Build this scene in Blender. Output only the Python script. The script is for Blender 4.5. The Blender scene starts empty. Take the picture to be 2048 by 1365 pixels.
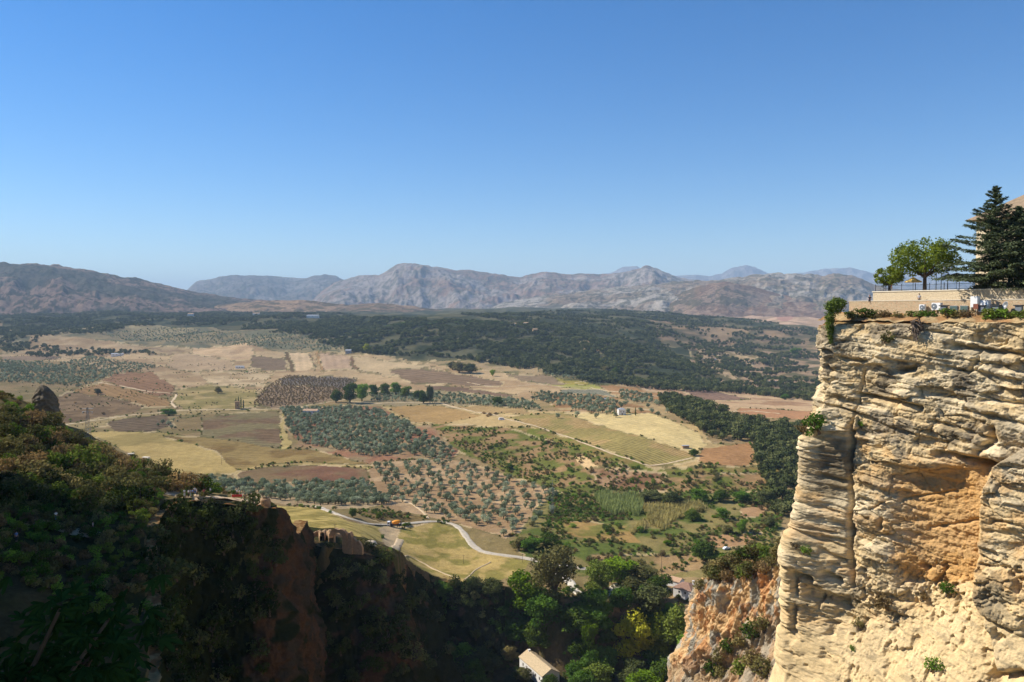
import bpy, bmesh, math, random
import numpy as np
from mathutils import Vector, Matrix
R = math.radians
scene = bpy.context.scene
COL = scene.collection
random.seed(7); rng = np.random.default_rng(7)

# ------------------------------------------------------------------ camera, sky, sun, exposure
F = 1593.0                                   # focal length in pixels of the 2048 px wide photograph
PITCH = math.atan(62.5 / F)
cam_d = bpy.data.cameras.new('camera'); cam = bpy.data.objects.new('camera', cam_d); COL.objects.link(cam)
cam_d.sensor_width = 36.0; cam_d.lens = 36.0 * F / 2048.0
cam_d.clip_start = 0.5; cam_d.clip_end = 80000
cam.location = (0, 0, 0); cam.rotation_euler = (math.pi / 2 - PITCH, 0, 0)
scene.camera = cam

SUN_EL = R(41); SUN_AZ = R(-74)              # azimuth measured from +Y (the view direction) towards +X
sun_from = Vector((math.cos(SUN_EL) * math.sin(SUN_AZ), math.cos(SUN_EL) * math.cos(SUN_AZ), math.sin(SUN_EL)))
sd = bpy.data.lights.new('sun', 'SUN'); sd.energy = 5.0; sd.angle = R(0.53); sd.color = (1.0, 0.93, 0.82)
sun = bpy.data.objects.new('sun', sd); COL.objects.link(sun)
sun.rotation_euler = sun_from.to_track_quat('Z', 'Y').to_euler(); sun.location = (-60, 20, 80)

world = bpy.data.worlds.new('World'); scene.world = world; world.use_nodes = True
wn = world.node_tree.nodes; wl = world.node_tree.links
for n in list(wn): wn.remove(n)
sky = wn.new('ShaderNodeTexSky'); sky.sky_type = 'NISHITA'; sky.sun_disc = False
sky.sun_elevation = SUN_EL; sky.sun_rotation = SUN_AZ; sky.altitude = 700
sky.air_density = 1.0; sky.dust_density = 0.0; sky.ozone_density = 3.2
bg = wn.new('ShaderNodeBackground'); bg.inputs['Strength'].default_value = 0.09
wo = wn.new('ShaderNodeOutputWorld')
shs = wn.new('ShaderNodeHueSaturation'); shs.inputs['Saturation'].default_value = 1.36; shs.inputs['Hue'].default_value = .506
wl.new(sky.outputs['Color'], shs.inputs['Color']); wl.new(shs.outputs['Color'], bg.inputs['Color']); wl.new(bg.outputs['Background'], wo.inputs['Surface'])

scene.view_settings.view_transform = 'Standard'; scene.view_settings.look = 'None'
scene.view_settings.exposure = 0.68; scene.view_settings.gamma = 1.0; scene.view_settings.use_curve_mapping = False
scene.render.engine = 'CYCLES'
scene.cycles.use_denoising = True
scene.cycles.max_bounces = 5; scene.cycles.diffuse_bounces = 2; scene.cycles.glossy_bounces = 2
scene.cycles.transparent_max_bounces = 6; scene.cycles.volume_bounces = 0
scene.cycles.use_adaptive_sampling = True; scene.cycles.adaptive_threshold = 0.02

# ------------------------------------------------------------------ noise
def _h(ix, iy, iz, seed):
    h = (ix.astype(np.int64) * 374761393 + iy.astype(np.int64) * 668265263 + iz * 2147483647 + seed * 974634777) & 0xffffffff
    h = ((h ^ (h >> 13)) * 1274126177) & 0xffffffff
    h = ((h ^ (h >> 16)) * 2246822519) & 0xffffffff
    return ((h ^ (h >> 15)) & 0xffffff) / float(0xffffff)
def vn2(x, y, seed=0):
    x0 = np.floor(x); y0 = np.floor(y); fx = x - x0; fy = y - y0
    fx = fx * fx * (3 - 2 * fx); fy = fy * fy * (3 - 2 * fy)
    a = _h(x0, y0, 0, seed); b = _h(x0 + 1, y0, 0, seed); c = _h(x0, y0 + 1, 0, seed); d = _h(x0 + 1, y0 + 1, 0, seed)
    return (a + (b - a) * fx) * (1 - fy) + (c + (d - c) * fx) * fy
def fbm(x, y, oct=4, seed=0, gain=.5, ridged=False):
    s = 0; a = 1; t = 0
    for i in range(oct):
        v = vn2(x + 17.3 * i, y - 9.1 * i, seed + i * 31)
        if ridged: v = 1 - np.abs(2 * v - 1)
        s = s + a * v; t += a; a *= gain; x = x * 2.03; y = y * 2.03
    return s / t
def cells(x, y, seed=0, jit=.9):
    """cellular noise: distance to the nearest cell edge and a random value per cell"""
    x0 = np.floor(x); y0 = np.floor(y); f1 = np.full(x.shape, 9.); f2 = f1.copy(); idv = np.zeros(x.shape)
    for i in (-1, 0, 1):
        for j in (-1, 0, 1):
            cx = x0 + i; cy = y0 + j; d = np.hypot(cx + .5 + jit * (_h(cx, cy, 0, seed) - .5) - x, cy + .5 + jit * (_h(cx, cy, 0, seed + 1) - .5) - y)
            n = d < f1; f2 = np.where(n, f1, np.minimum(f2, d)); idv = np.where(n, _h(cx, cy, 0, seed + 2), idv); f1 = np.where(n, d, f1)
    return f2 - f1, idv
def sstep(a, b, x):
    t = np.clip((x - a) / (b - a), 0, 1); return t * t * (3 - 2 * t)
def A(*v): return np.array(v, float)
def s2l(r, g, b, k=1.0):
    f = lambda c: (c / 12.92 if c <= .04045 else ((c + .055) / 1.055) ** 2.4)
    return tuple(f(c / 255.) * k for c in (r, g, b))

# ------------------------------------------------------------------ pixel <-> world (authoring only)
CP, SP = math.cos(PITCH), math.sin(PITCH)
def zray(py): b = (py - 682.5) / F; return -(SP + b * CP) / (CP - b * SP)     # z per metre of depth
def xray(px, py): b = (py - 682.5) / F; return (px - 1024) / F / (CP - b * SP)
def P(px, py, Y): return Vector((xray(px, py) * Y, Y, zray(py) * Y))
def proj(x, y, z):
    q = y * CP - z * SP; u = y * SP + z * CP
    return 1024 + F * x / q, 682.5 - F * u / q

# ------------------------------------------------------------------ object helpers
def tag(o, label=None, cat=None, group=None, kind=None):
    for k, v in (('label', label), ('category', cat), ('group', group), ('kind', kind)):
        if v: o[k] = v
    return o
def mesh_np(name, verts, faces, mat=None, smooth=False, attrs=None):
    """faces: (n,4) or (n,3) int array"""
    me = bpy.data.meshes.new(name); verts = np.asarray(verts, np.float32); faces = np.asarray(faces, np.int32)
    n, k = faces.shape
    me.vertices.add(len(verts)); me.vertices.foreach_set('co', verts.ravel())
    me.loops.add(n * k); me.loops.foreach_set('vertex_index', faces.ravel())
    me.polygons.add(n); me.polygons.foreach_set('loop_start', np.arange(0, n * k, k, dtype=np.int32))
    me.polygons.foreach_set('use_smooth', np.full(n, smooth))
    me.update(calc_edges=True)
    for an, ty, arr in (attrs or []):
        at = me.attributes.new(an, ty, 'POINT'); arr = np.asarray(arr, np.float32)
        if ty == 'FLOAT_COLOR':
            c = np.ones((len(verts), 4), np.float32); c[:, :3] = arr; at.data.foreach_set('color', c.ravel())
        elif ty == 'FLOAT_VECTOR': at.data.foreach_set('vector', arr.ravel())
        else: at.data.foreach_set('value', arr.ravel())
    if mat: me.materials.append(mat)
    return me
def link(name, me, parent=None, loc=(0, 0, 0), rz=0):
    o = bpy.data.objects.new(name, me); COL.objects.link(o); o.location = loc; o.rotation_euler = (0, 0, rz)
    if parent: o.parent = parent
    return o
def grid_faces(nr, nc):
    i = np.arange(nr * nc).reshape(nr, nc)
    return np.stack([i[:-1, :-1], i[:-1, 1:], i[1:, 1:], i[1:, :-1]], -1).reshape(-1, 4)
class MB:
    """collects boxes, tubes, lathes and prisms, linked as ONE mesh"""
    def __init__(s): s.bm = bmesh.new()
    def box(s, c, d, rz=0, M=None, mi=0):
        r = bmesh.ops.create_cube(s.bm, size=1.0)
        m = Matrix.Translation(c) @ Matrix.Rotation(rz, 4, 'Z') @ Matrix.Diagonal((*d, 1))
        if M is not None: m = M @ m
        bmesh.ops.transform(s.bm, matrix=m, verts=r['verts']); s._mi(r['verts'], mi); return s
    def _mi(s, vs, mi):
        if mi:
            for f in {f for v in vs for f in v.link_faces}: f.material_index = mi
    def cone(s, c, r1, r2, h, seg=12, M=None, mi=0, rot=None):
        r = bmesh.ops.create_cone(s.bm, cap_ends=True, segments=seg, radius1=r1, radius2=r2, depth=h)
        m = Matrix.Translation(c)
        if rot is not None: m = m @ rot
        if M is not None: m = M @ m
        bmesh.ops.transform(s.bm, matrix=m, verts=r['verts']); s._mi(r['verts'], mi); return s
    def ball(s, c, r, sc=(1, 1, 1), sub=2, mi=0):
        q = bmesh.ops.create_icosphere(s.bm, subdivisions=sub, radius=r)
        bmesh.ops.transform(s.bm, matrix=Matrix.Translation(c) @ Matrix.Diagonal((*sc, 1)), verts=q['verts']); s._mi(q['verts'], mi); return s
    def tube(s, a, b, r1, r2=None, seg=6, mi=0):
        a = Vector(a); b = Vector(b); d = b - a
        if d.length < 1e-6: return s
        r = bmesh.ops.create_cone(s.bm, cap_ends=True, segments=seg, radius1=r1, radius2=r1 if r2 is None else r2, depth=d.length)
        bmesh.ops.transform(s.bm, matrix=Matrix.Translation((a + b) / 2) @ d.to_track_quat('Z', 'Y').to_matrix().to_4x4(), verts=r['verts'])
        s._mi(r['verts'], mi); return s
    def poly(s, pts, mi=0):
        f = s.bm.faces.new([s.bm.verts.new(p) for p in pts]); f.material_index = mi; return s
    def prism(s, pts, vec, mi=0):
        """closed solid: polygon pts pushed along vec"""
        n = len(pts); a = [s.bm.verts.new(p) for p in pts]; b = [s.bm.verts.new(Vector(p) + Vector(vec)) for p in pts]
        fs = [s.bm.faces.new(a), s.bm.faces.new(b[::-1])]
        for i in range(n): fs.append(s.bm.faces.new((a[i], b[i], b[(i + 1) % n], a[(i + 1) % n])))
        for f in fs: f.material_index = mi
        return s
    def mesh(s, name, mat, smooth=False):
        bmesh.ops.recalc_face_normals(s.bm, faces=s.bm.faces)
        me = bpy.data.meshes.new(name); s.bm.to_mesh(me); s.bm.free()
        for m in (mat if isinstance(mat, (list, tuple)) else [mat]): me.materials.append(m)
        if smooth: me.polygons.foreach_set('use_smooth', np.full(len(me.polygons), True))
        return me
    def build(s, name, mat, parent=None, smooth=False): return link(name, s.mesh(name, mat, smooth), parent)
def empty(name, loc=(0, 0, 0), rz=0):
    o = bpy.data.objects.new(name, None); COL.objects.link(o); o.location = loc; o.rotation_euler = (0, 0, rz); o.empty_display_size = .5
    return o
def copy_tree(o, parent=None):
    c = o.copy(); COL.objects.link(c); c.parent = parent
    for ch in list(o.children): copy_tree(ch, c)
    return c

# ------------------------------------------------------------------ materials
def new_mat(name):
    m = bpy.data.materials.new(name); m.use_nodes = True; nt = m.node_tree
    for n in list(nt.nodes): nt.nodes.remove(n)
    return m, nt, nt.nodes.new('ShaderNodeOutputMaterial')
def N(nt, t, **kw):
    n = nt.nodes.new(t)
    for k, v in kw.items():
        if k in n.inputs: n.inputs[k].default_value = v
        else: setattr(n, k, v)
    return n
def noise_node(nt, scale, detail=4, rough=.6, vec=None):
    n = N(nt, 'ShaderNodeTexNoise', Scale=scale, Detail=detail, Roughness=rough)
    if vec is not None: nt.links.new(vec, n.inputs['Vector'])
    return n
def maprange(nt, src, a, b, c, d):
    n = N(nt, 'ShaderNodeMapRange'); nt.links.new(src, n.inputs['Value'])
    for k, v in zip(('From Min', 'From Max', 'To Min', 'To Max'), (a, b, c, d)): n.inputs[k].default_value = v
    return n.outputs[0]
def mixc(nt, fac, a, b, mode='MIX'):
    n = nt.nodes.new('ShaderNodeMix'); n.data_type = 'RGBA'; n.blend_type = mode
    for sock, v in ((n.inputs[0], fac), (n.inputs[6], a), (n.inputs[7], b)):
        if isinstance(v, bpy.types.NodeSocket): nt.links.new(v, sock)
        elif isinstance(v, (int, float)): sock.default_value = v
        else: sock.default_value = (*v[:3], 1)
    return n.outputs[2]
def math_n(nt, op, a, b=0.0):
    n = nt.nodes.new('ShaderNodeMath'); n.operation = op
    for i, v in enumerate((a, b)):
        if isinstance(v, bpy.types.NodeSocket): nt.links.new(v, n.inputs[i])
        else: n.inputs[i].default_value = v
    return n.outputs[0]
def simple(name, col, rough=.7, var=.15, scale=2.0, metal=0.0, bump=0.0, spec=.3):
    m, nt, out = new_mat(name); b = N(nt, 'ShaderNodeBsdfPrincipled', Roughness=rough, Metallic=metal)
    b.inputs['Specular IOR Level'].default_value = spec
    g = N(nt, 'ShaderNodeNewGeometry'); nz = noise_node(nt, scale, 4, .6, g.outputs['Position'])
    v = maprange(nt, nz.outputs['Fac'], .25, .75, 1 - var, 1 + var)
    c = mixc(nt, 0.0, col, (1, 1, 1)); vm = nt.nodes.new('ShaderNodeVectorMath'); vm.operation = 'SCALE'
    nt.links.new(c, vm.inputs[0]); nt.links.new(v, vm.inputs['Scale']); nt.links.new(vm.outputs[0], b.inputs['Base Color'])
    if bump:
        bp = N(nt, 'ShaderNodeBump', Strength=.6, Distance=bump); nt.links.new(nz.outputs['Fac'], bp.inputs['Height']); nt.links.new(bp.outputs[0], b.inputs['Normal'])
    nt.links.new(b.outputs[0], out.inputs['Surface']); return m
def leaf_mat(name, c1, c2, c3=None, transl=.22, scale=.35):
    """foliage: tone differs from tree to tree (object random) and in clumps (noise)"""
    m, nt, out = new_mat(name); oi = N(nt, 'ShaderNodeObjectInfo'); g = N(nt, 'ShaderNodeNewGeometry')
    nz = noise_node(nt, scale, 3, .7, g.outputs['Position'])
    c = mixc(nt, maprange(nt, nz.outputs['Fac'], .35, .65, 0, 1), c1, c2)
    if c3: c = mixc(nt, maprange(nt, oi.outputs['Random'], .45, 1, 0, .8), c, c3)
    hs = N(nt, 'ShaderNodeHueSaturation'); nt.links.new(c, hs.inputs['Color'])
    nt.links.new(maprange(nt, oi.outputs['Random'], 0, 1, .72, 1.3), hs.inputs['Value'])
    d = N(nt, 'ShaderNodeBsdfDiffuse'); t = N(nt, 'ShaderNodeBsdfTranslucent'); mx = N(nt, 'ShaderNodeMixShader', Fac=transl)
    for q in (d, t): nt.links.new(hs.outputs[0], q.inputs['Color'])
    nt.links.new(d.outputs[0], mx.inputs[1]); nt.links.new(t.outputs[0], mx.inputs[2]); nt.links.new(mx.outputs[0], out.inputs['Surface'])
    return m
def attr_mat(name, var_scales=((.02, .12), (.4, .18)), bump=0.0, bump_scale=1.0, rows=False, rough=1.0, rock=False, zsq=1.0):
    m, nt, out = new_mat(name); at = N(nt, 'ShaderNodeAttribute', attribute_name='tone'); g = N(nt, 'ShaderNodeNewGeometry')
    c = at.outputs['Color']; pos = g.outputs['Position']
    if zsq != 1.0:
        mp = N(nt, 'ShaderNodeMapping'); mp.inputs['Scale'].default_value = (1, 1, zsq); nt.links.new(pos, mp.inputs['Vector']); pos = mp.outputs[0]
    val = None; last = None
    for sc, am in var_scales:
        nz = noise_node(nt, sc, 5, .65, pos); last = nz
        v = maprange(nt, nz.outputs['Fac'], .3, .7, 1 - am, 1 + am); val = v if val is None else math_n(nt, 'MULTIPLY', val, v)
    if rows:
        ra = N(nt, 'ShaderNodeAttribute', attribute_name='rows'); sx = N(nt, 'ShaderNodeSeparateXYZ'); nt.links.new(ra.outputs['Vector'], sx.inputs[0])
        sp = N(nt, 'ShaderNodeSeparateXYZ'); nt.links.new(g.outputs['Position'], sp.inputs[0])
        ph = math_n(nt, 'ADD', math_n(nt, 'MULTIPLY', sx.outputs[0], sp.outputs[0]), math_n(nt, 'MULTIPLY', sx.outputs[1], sp.outputs[1]))
        ph = math_n(nt, 'ADD', ph, math_n(nt, 'MULTIPLY', last.outputs['Fac'], 1.2))
        s = math_n(nt, 'MULTIPLY', math_n(nt, 'SINE', ph), sx.outputs[2]); val = math_n(nt, 'MULTIPLY', val, math_n(nt, 'ADD', s, 1.0))
    vm = nt.nodes.new('ShaderNodeVectorMath'); vm.operation = 'SCALE'; nt.links.new(c, vm.inputs[0]); nt.links.new(val, vm.inputs['Scale'])
    b = N(nt, 'ShaderNodeBsdfDiffuse', Roughness=.6); nt.links.new(vm.outputs[0], b.inputs['Color'])
    if bump:
        nz = noise_node(nt, bump_scale, 8, .7, pos); bp = N(nt, 'ShaderNodeBump', Strength=1.0, Distance=bump)
        nt.links.new(nz.outputs['Fac'], bp.inputs['Height']); nt.links.new(bp.outputs[0], b.inputs['Normal'])
    nt.links.new(b.outputs[0], out.inputs['Surface']); return m

# ------------------------------------------------------------------ terrain height
CT = []
def ct(px, rows):
    for py, Y in rows: CT.append((px, py, Y))
lev = [(800, 1200), (850, 930), (900, 760), (950, 640), (1000, 556), (1050, 482)]
for px in (-700, 0): ct(px, [(621, 9000), (630, 4200), (640, 3300), (665, 2700), (690, 2250), (720, 1930), (760, 1500)] + lev)
ct(300, [(621, 9000), (630, 4300), (636, 3400), (655, 2850), (682, 2350), (720, 1930), (760, 1500)] + lev)
ct(600, [(622, 8000), (632, 4000), (640, 3000), (665, 2500), (700, 2100), (730, 1800), (760, 1500)] + lev[:5])
ct(850, [(622, 8000), (634, 3600), (645, 2500), (680, 2050), (712, 1850), (760, 1480), (800, 1190), (850, 900), (900, 745), (950, 640), (1000, 553), (1048, 482), (1100, 425), (1145, 392)])
ct(1050, [(621, 7000), (628, 3800), (652, 2400), (700, 1950), (742, 1620), (780, 1300), (815, 1010), (840, 850), (890, 740), (950, 635), (1000, 553), (1060, 470), (1110, 425)])
ct(1250, [(623, 6000), (626, 3700), (665, 2500), (715, 1900), (762, 1530), (800, 1100), (840, 840), (880, 700), (925, 612), (965, 585), (1000, 548), (1050, 480), (1100, 435), (1150, 405)])
ct(1450, [(640, 6000), (634, 4300), (662, 3000), (700, 2500), (745, 1900), (782, 1480), (800, 1180), (840, 850), (880, 720), (930, 605), (975, 565), (1040, 480), (1100, 432), (1150, 400)])
for px in (1640, 2100, 2900): ct(px, [(650, 6000), (640, 4300), (668, 3000), (700, 2500), (745, 1900), (790, 1400), (830, 950), (880, 740), (930, 640), (1000, 540), (1100, 430)])
ct(600, [(1045, 385), (1075, 275)]); ct(700, [(1022, 470), (1045, 385), (1084, 275)]); ct(780, [(1078, 440), (1100, 300)])
CT = np.array(CT)
_cx = np.stack([(CT[:, 0] - 1024) / 450., np.log(CT[:, 2]) * 2.2], 1); _cz = np.array([zray(p) for p in CT[:, 1]]) * CT[:, 2]
def _tps(r2): return .5 * r2 * np.log(r2 + 1e-9)
_K = _tps(((_cx[:, None] - _cx[None]) ** 2).sum(-1)) + np.eye(len(_cx)) * .02
_Pm = np.c_[np.ones(len(_cx)), _cx]
_M = np.block([[_K, _Pm], [_Pm.T, np.zeros((3, 3))]])
# heights far away swing more: fit z relative to a mild scale
_w = np.linalg.solve(_M, np.r_[_cz, 0, 0, 0])
def rbf(x, y):
    q = np.stack([(x / y * F) / 450., np.log(y) * 2.2], -1); out = np.empty(x.shape); fl = q.reshape(-1, 2); o = out.reshape(-1)
    for i in range(0, len(fl), 60000):
        c = fl[i:i + 60000]; r2 = ((c[:, None] - _cx[None]) ** 2).sum(-1)
        o[i:i + 60000] = _tps(r2) @ _w[:-3] + _w[-3] + c @ _w[-2:]
    return out
def XY(pts): return np.array([((px - 1024) / F * Y, Y) for px, Y in pts])
def sdist(poly, x, y):
    """signed distance, positive inside"""
    d2 = np.full(x.shape, 1e18); ins = np.zeros(x.shape, bool); n = len(poly)
    for i in range(n):
        ax, ay = poly[i]; bx, by = poly[(i + 1) % n]; ex, ey = bx - ax, by - ay
        t = np.clip(((x - ax) * ex + (y - ay) * ey) / (ex * ex + ey * ey), 0, 1)
        d2 = np.minimum(d2, (x - ax - t * ex) ** 2 + (y - ay - t * ey) ** 2)
        ins ^= ((ay > y) != (by > y)) & (x < (bx - ax) * (y - ay) / (by - ay + 1e-12) + ax)
    return np.where(ins, 1, -1) * np.sqrt(d2)
GORGE = XY([(545, 268), (600, 262), (650, 258), (790, 270), (800, 300), (815, 345), (870, 376), (960, 368), (1010, 370), (1070, 372), (1110, 362), (1200, 358), (1335, 366), (1450, 340), (1800, 300), (2300, 200), (2300, 30), (-900, 30), (-300, 150), (500, 250)])
BLUFF = XY([(562, 204), (545, 197), (500, 193), (430, 189), (380, 186), (335, 178), (305, 165), (300, 150), (308, 130), (300, 100), (200, 80), (-1300, 70), (-1300, 300), (-300, 290), (0, 265), (170, 252), (300, 248), (440, 228), (530, 212)])
_bt = np.array([(0, 800, 235), (100, 868, 236), (180, 905, 230), (300, 950, 225), (430, 988, 214), (545, 1012, 200), (400, 1001, 189), (300, 985, 185), (200, 1010, 172), (0, 945, 178), (110, 1046, 155), (200, 1075, 150), (300, 1088, 150), (0, 1050, 145), (0, 1180, 118), (300, 1365, 108), (0, 1400, 90), (-500, 700, 230), (-500, 900, 130)], float)
_bx = np.stack([(_bt[:, 0] - 1024) / F * _bt[:, 2], _bt[:, 2]], 1) / 60.; _bz = np.array([zray(p) for p in _bt[:, 1]]) * _bt[:, 2]
_BK = _tps(((_bx[:, None] - _bx[None]) ** 2).sum(-1)) + np.eye(len(_bx)) * .02; _BP = np.c_[np.ones(len(_bx)), _bx]
_bw = np.linalg.solve(np.block([[_BK, _BP], [_BP.T, np.zeros((3, 3))]]), np.r_[_bz, 0, 0, 0])
def bluff_top(x, y):
    q = np.stack([x, y], -1).reshape(-1, 2) / 60.
    r2 = ((q[:, None] - _bx[None]) ** 2).sum(-1)
    return np.clip((_tps(r2) @ _bw[:-3] + _bw[-3] + q @ _bw[-2:]).reshape(x.shape), -75, 5)
def Hn(x, y, detail=True):
    """terrain height; x, y numpy arrays (y = depth in front of the viewpoint)"""
    x = np.asarray(x, float); y = np.asarray(y, float); z = rbf(x, y)
    m = y < 520
    if m.any():
        xm, ym = x[m], y[m]; zm = z[m]
        zm = np.maximum(zm, -142)
        wob = (fbm(xm / 14, ym / 14, 4, 5) - .5) * 9
        g = sdist(GORGE, xm, ym) + wob
        floor = -158 - 14 * sstep(360, 200, ym) + 5 * (fbm(xm / 30, ym / 30, 3, 9) - .5)
        gw = 5 + 15 * sstep(0, 22, xm); zm = zm + (floor - zm) * sstep(0, 1, g / gw)
        mb = (ym < 420) & (xm < 40); b = sdist(BLUFF, xm[mb], ym[mb]) + wob[mb] * .2 - 1.6
        nx = xm[mb]; ny = ym[mb]
        far = sstep(-.15, .35, (ny - (215 - (nx + 60) * .35)) / 60.) * (1 - sstep(-92, -70, nx))             # beyond the crest the ground falls gently
        out = np.maximum(-b, 0)
        top = bluff_top(nx, ny)
        fall = out * (16 * (1 - far) + .75 * far) + 2.0 * np.sin(np.minimum(out, 40) * .45) * (1 - far) * (out > 0)
        zm[mb] = np.maximum(zm[mb], top - fall)
        z[m] = zm
    if detail:
        near = np.clip(y / 500., .5, 3.5)
        z = z + (fbm(x / 60, y / 60, 4, 3) - .5) * 3.0 * near * sstep(100, 700, y) * .6 + (fbm(x / 7, y / 7, 3, 11) - .5) * 1.0
        rk = sstep(420, 300, y); z = z + rk * (fbm(x / 9, y / 9, 4, 21) - .5) * 3.2
        wd = sstep(1500, 2300, y); z = z + wd * (fbm(x / 230, y / 230, 4, 23) - .5) * 44
    return z
def zat(x, y): return float(Hn(np.array([x]), np.array([y]))[0])
_ys = np.exp(np.linspace(math.log(120), math.log(9000), 2600))
def at(px, py, ymin=0):
    """where the ray through a photograph pixel meets the terrain"""
    ys = _ys[_ys > ymin]; xs = xray(px, py) * ys; h = Hn(xs, ys); r = zray(py) * ys
    k = np.argmax(h >= r) if (h >= r).any() else len(ys) - 1
    return Vector((xs[k], ys[k], h[k]))
# ------------------------------------------------------------------ the ground as one sheet
cols = np.unique(np.r_[np.linspace(-700, -60, 60), np.linspace(-60, 1720, 860), np.linspace(1720, 2900, 90)])
d1 = np.arange(62, 430, .85); d2 = F * 130 / np.arange(F * 130 / 430, F * 130 / 1750, -1.5)
d3 = np.exp(np.arange(math.log(1760), math.log(6500), .0075)); d4 = np.exp(np.linspace(math.log(6600), math.log(36000), 40))
deps = np.r_[d1, d2[1:], d3, d4]
PX, DY = np.meshgrid(cols, deps); GX = (PX - 1024) / F * DY
GZ = Hn(GX, DY)
GZ[DY > 8000] = -25 - (DY[DY > 8000] - 8000) * .002
PXp, PYp = proj(GX, DY, Hn(GX, DY, False))
jx = (fbm(PXp / 22, PYp / 9, 3, 40) - .5); jy = (fbm(PXp / 22 + 90, PYp / 9, 3, 41) - .5)
JX, JY = PXp + jx * 14, PYp + jy * 4.5
def inpoly(poly, x, y):
    poly = np.array(poly, float); ins = np.zeros(x.shape, bool)
    bb = (x >= poly[:, 0].min()) & (x <= poly[:, 0].max()) & (y >= poly[:, 1].min()) & (y <= poly[:, 1].max())
    xs, ys = x[bb], y[bb]; r = np.zeros(xs.shape, bool); n = len(poly)
    for i in range(n):
        ax, ay = poly[i]; bx, by = poly[(i + 1) % n]
        if ay == by: continue
        r ^= ((ay > ys) != (by > ys)) & (xs < (bx - ax) * (ys - ay) / (by - ay) + ax)
    ins[bb] = r; return ins
K = 1 / 0.94
def C(r, g, b):
    a = np.array(s2l(r, g, b, K)) * (.97, 1.0, 1.03); m = a.mean(); return m + (a - m) * .96
tone = np.empty(GX.shape + (3,)); tone[:] = C(150, 124, 84)
n1 = fbm(GX / 40, DY / 40, 4, 50)[..., None]; n2 = fbm(GX / 8, DY / 8, 4, 51)[..., None]
tone = tone * (1 - sstep(.45, .62, n1) * .45) + C(112, 104, 58) * sstep(.45, .62, n1) * .45
rowsA = np.zeros(GX.shape + (3,)); FID = np.zeros(GX.shape, int)
def field(poly, col, rows=None, patch=None, jitter=True):
    m = inpoly(poly, JX if jitter else PXp, JY if jitter else PYp)
    c = np.array(C(*col)); t = np.broadcast_to(c, (m.sum(), 3)).copy()
    if patch is not None:
        f = sstep(.42, .6, fbm(GX[m] / patch[3], DY[m] / patch[3] , 4, patch[4]))[:, None]; t = t * (1 - f) + C(*patch[:3]) * f
    tone[m] = t; FID[m] = FID.max() + 1
    if rows:
        (x0, y0), (x1, y1), sp, amp = rows        # direction of the rows from two photograph points
        a = at(x0, y0, 380); b = at(x1, y1, 380); d = Vector((b.x - a.x, b.y - a.y)).normalized(); nrm = (-d.y, d.x)
        rowsA[m] = (nrm[0] * 2 * math.pi / sp, nrm[1] * 2 * math.pi / sp, amp)
    else: rowsA[m] = 0
    return m
Fd = field
# woodland floor and far ground
Fd([(0, 600), (2100, 600), (2100, 705), (1400, 770), (1200, 770), (800, 715), (640, 690), (0, 690)], (96, 90, 62), None, (62, 66, 44, 70, 61))
Fd([(1380, 690), (2100, 690), (2100, 800), (1450, 785), (1380, 770)], (150, 122, 92), None, (92, 84, 56, 60, 62))
Fd([(1300, 640), (1640, 660), (1640, 700), (1330, 690)], (98, 88, 62), None, (140, 114, 84, 80, 66))
Fd([(1440, 622), (1640, 605), (1700, 605), (1700, 662), (1560, 652), (1480, 640)], (184, 150, 120), None, (150, 124, 96, 90, 141))
Fd([(1395, 700), (1470, 690), (1520, 715), (1470, 760), (1410, 745)], (176, 146, 108), None, (120, 104, 70, 30, 140))
Fd([(1150, 690), (1230, 684), (1260, 700), (1180, 706)], (150, 124, 90)); Fd([(1380, 655), (1460, 650), (1500, 668), (1420, 674)], (146, 120, 88))
Fd([(1540, 632), (1600, 620), (1625, 630), (1570, 645)], (160, 120, 100))
Fd([(360, 622), (460, 620), (490, 627), (380, 628)], (200, 170, 120), None)
Fd([(70, 624), (150, 624), (190, 631), (90, 632)], (168, 146, 102), None)
# upper left basin
Fd([(0, 662), (330, 650), (640, 668), (740, 702), (560, 706), (300, 690), (60, 686), (0, 690)], (120, 112, 82), None, (150, 130, 92, 50, 63))
Fd([(260, 652), (320, 648), (400, 660), (330, 672), (260, 668)], (160, 140, 100))
Fd([(60, 672), (150, 676), (300, 686), (480, 694), (560, 704), (760, 706), (1000, 745), (1120, 762), (1240, 790), (1180, 800), (1000, 800), (850, 785), (700, 770), (540, 765), (510, 790), (420, 800), (350, 792), (300, 762), (150, 728), (0, 716), (0, 700), (60, 690)], (186, 154, 110), None, (166, 134, 94, 60, 64))
Fd([(0, 706), (90, 704), (150, 714), (60, 722), (0, 722)], (150, 122, 92))
Fd([(300, 690), (372, 688), (400, 700), (340, 712), (290, 704)], (176, 146, 104), None, (150, 122, 88, 25, 65))
Fd([(385, 690), (430, 686), (500, 692), (508, 722), (440, 728), (385, 722)], (204, 168, 122), None, (188, 152, 110, 30, 67))
Fd([(350, 702), (460, 722), (470, 742), (380, 746), (330, 735)], (182, 150, 110))
Fd([(505, 714), (572, 722), (574, 741), (498, 737)], (132, 108, 80))
Fd([(574, 704), (620, 706), (626, 738), (590, 740)], (206, 172, 126), ((596, 705), (600, 738), 16, .06))
Fd([(636, 707), (700, 708), (712, 738), (642, 742)], (186, 152, 116), ((660, 708), (668, 740), 16, .06))
Fd([(706, 710), (800, 722), (900, 742), (780, 752), (716, 742)], (190, 160, 116))
Fd([(566, 700), (574, 700), (590, 742), (580, 742)], (116, 92, 62)); Fd([(620, 706), (624, 706), (630, 740), (625, 740)], (120, 96, 66)); Fd([(630, 706), (636, 706), (648, 744), (640, 744)], (170, 130, 84))
Fd([(698, 708), (704, 708), (716, 742), (709, 742)], (132, 100, 70))
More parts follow.
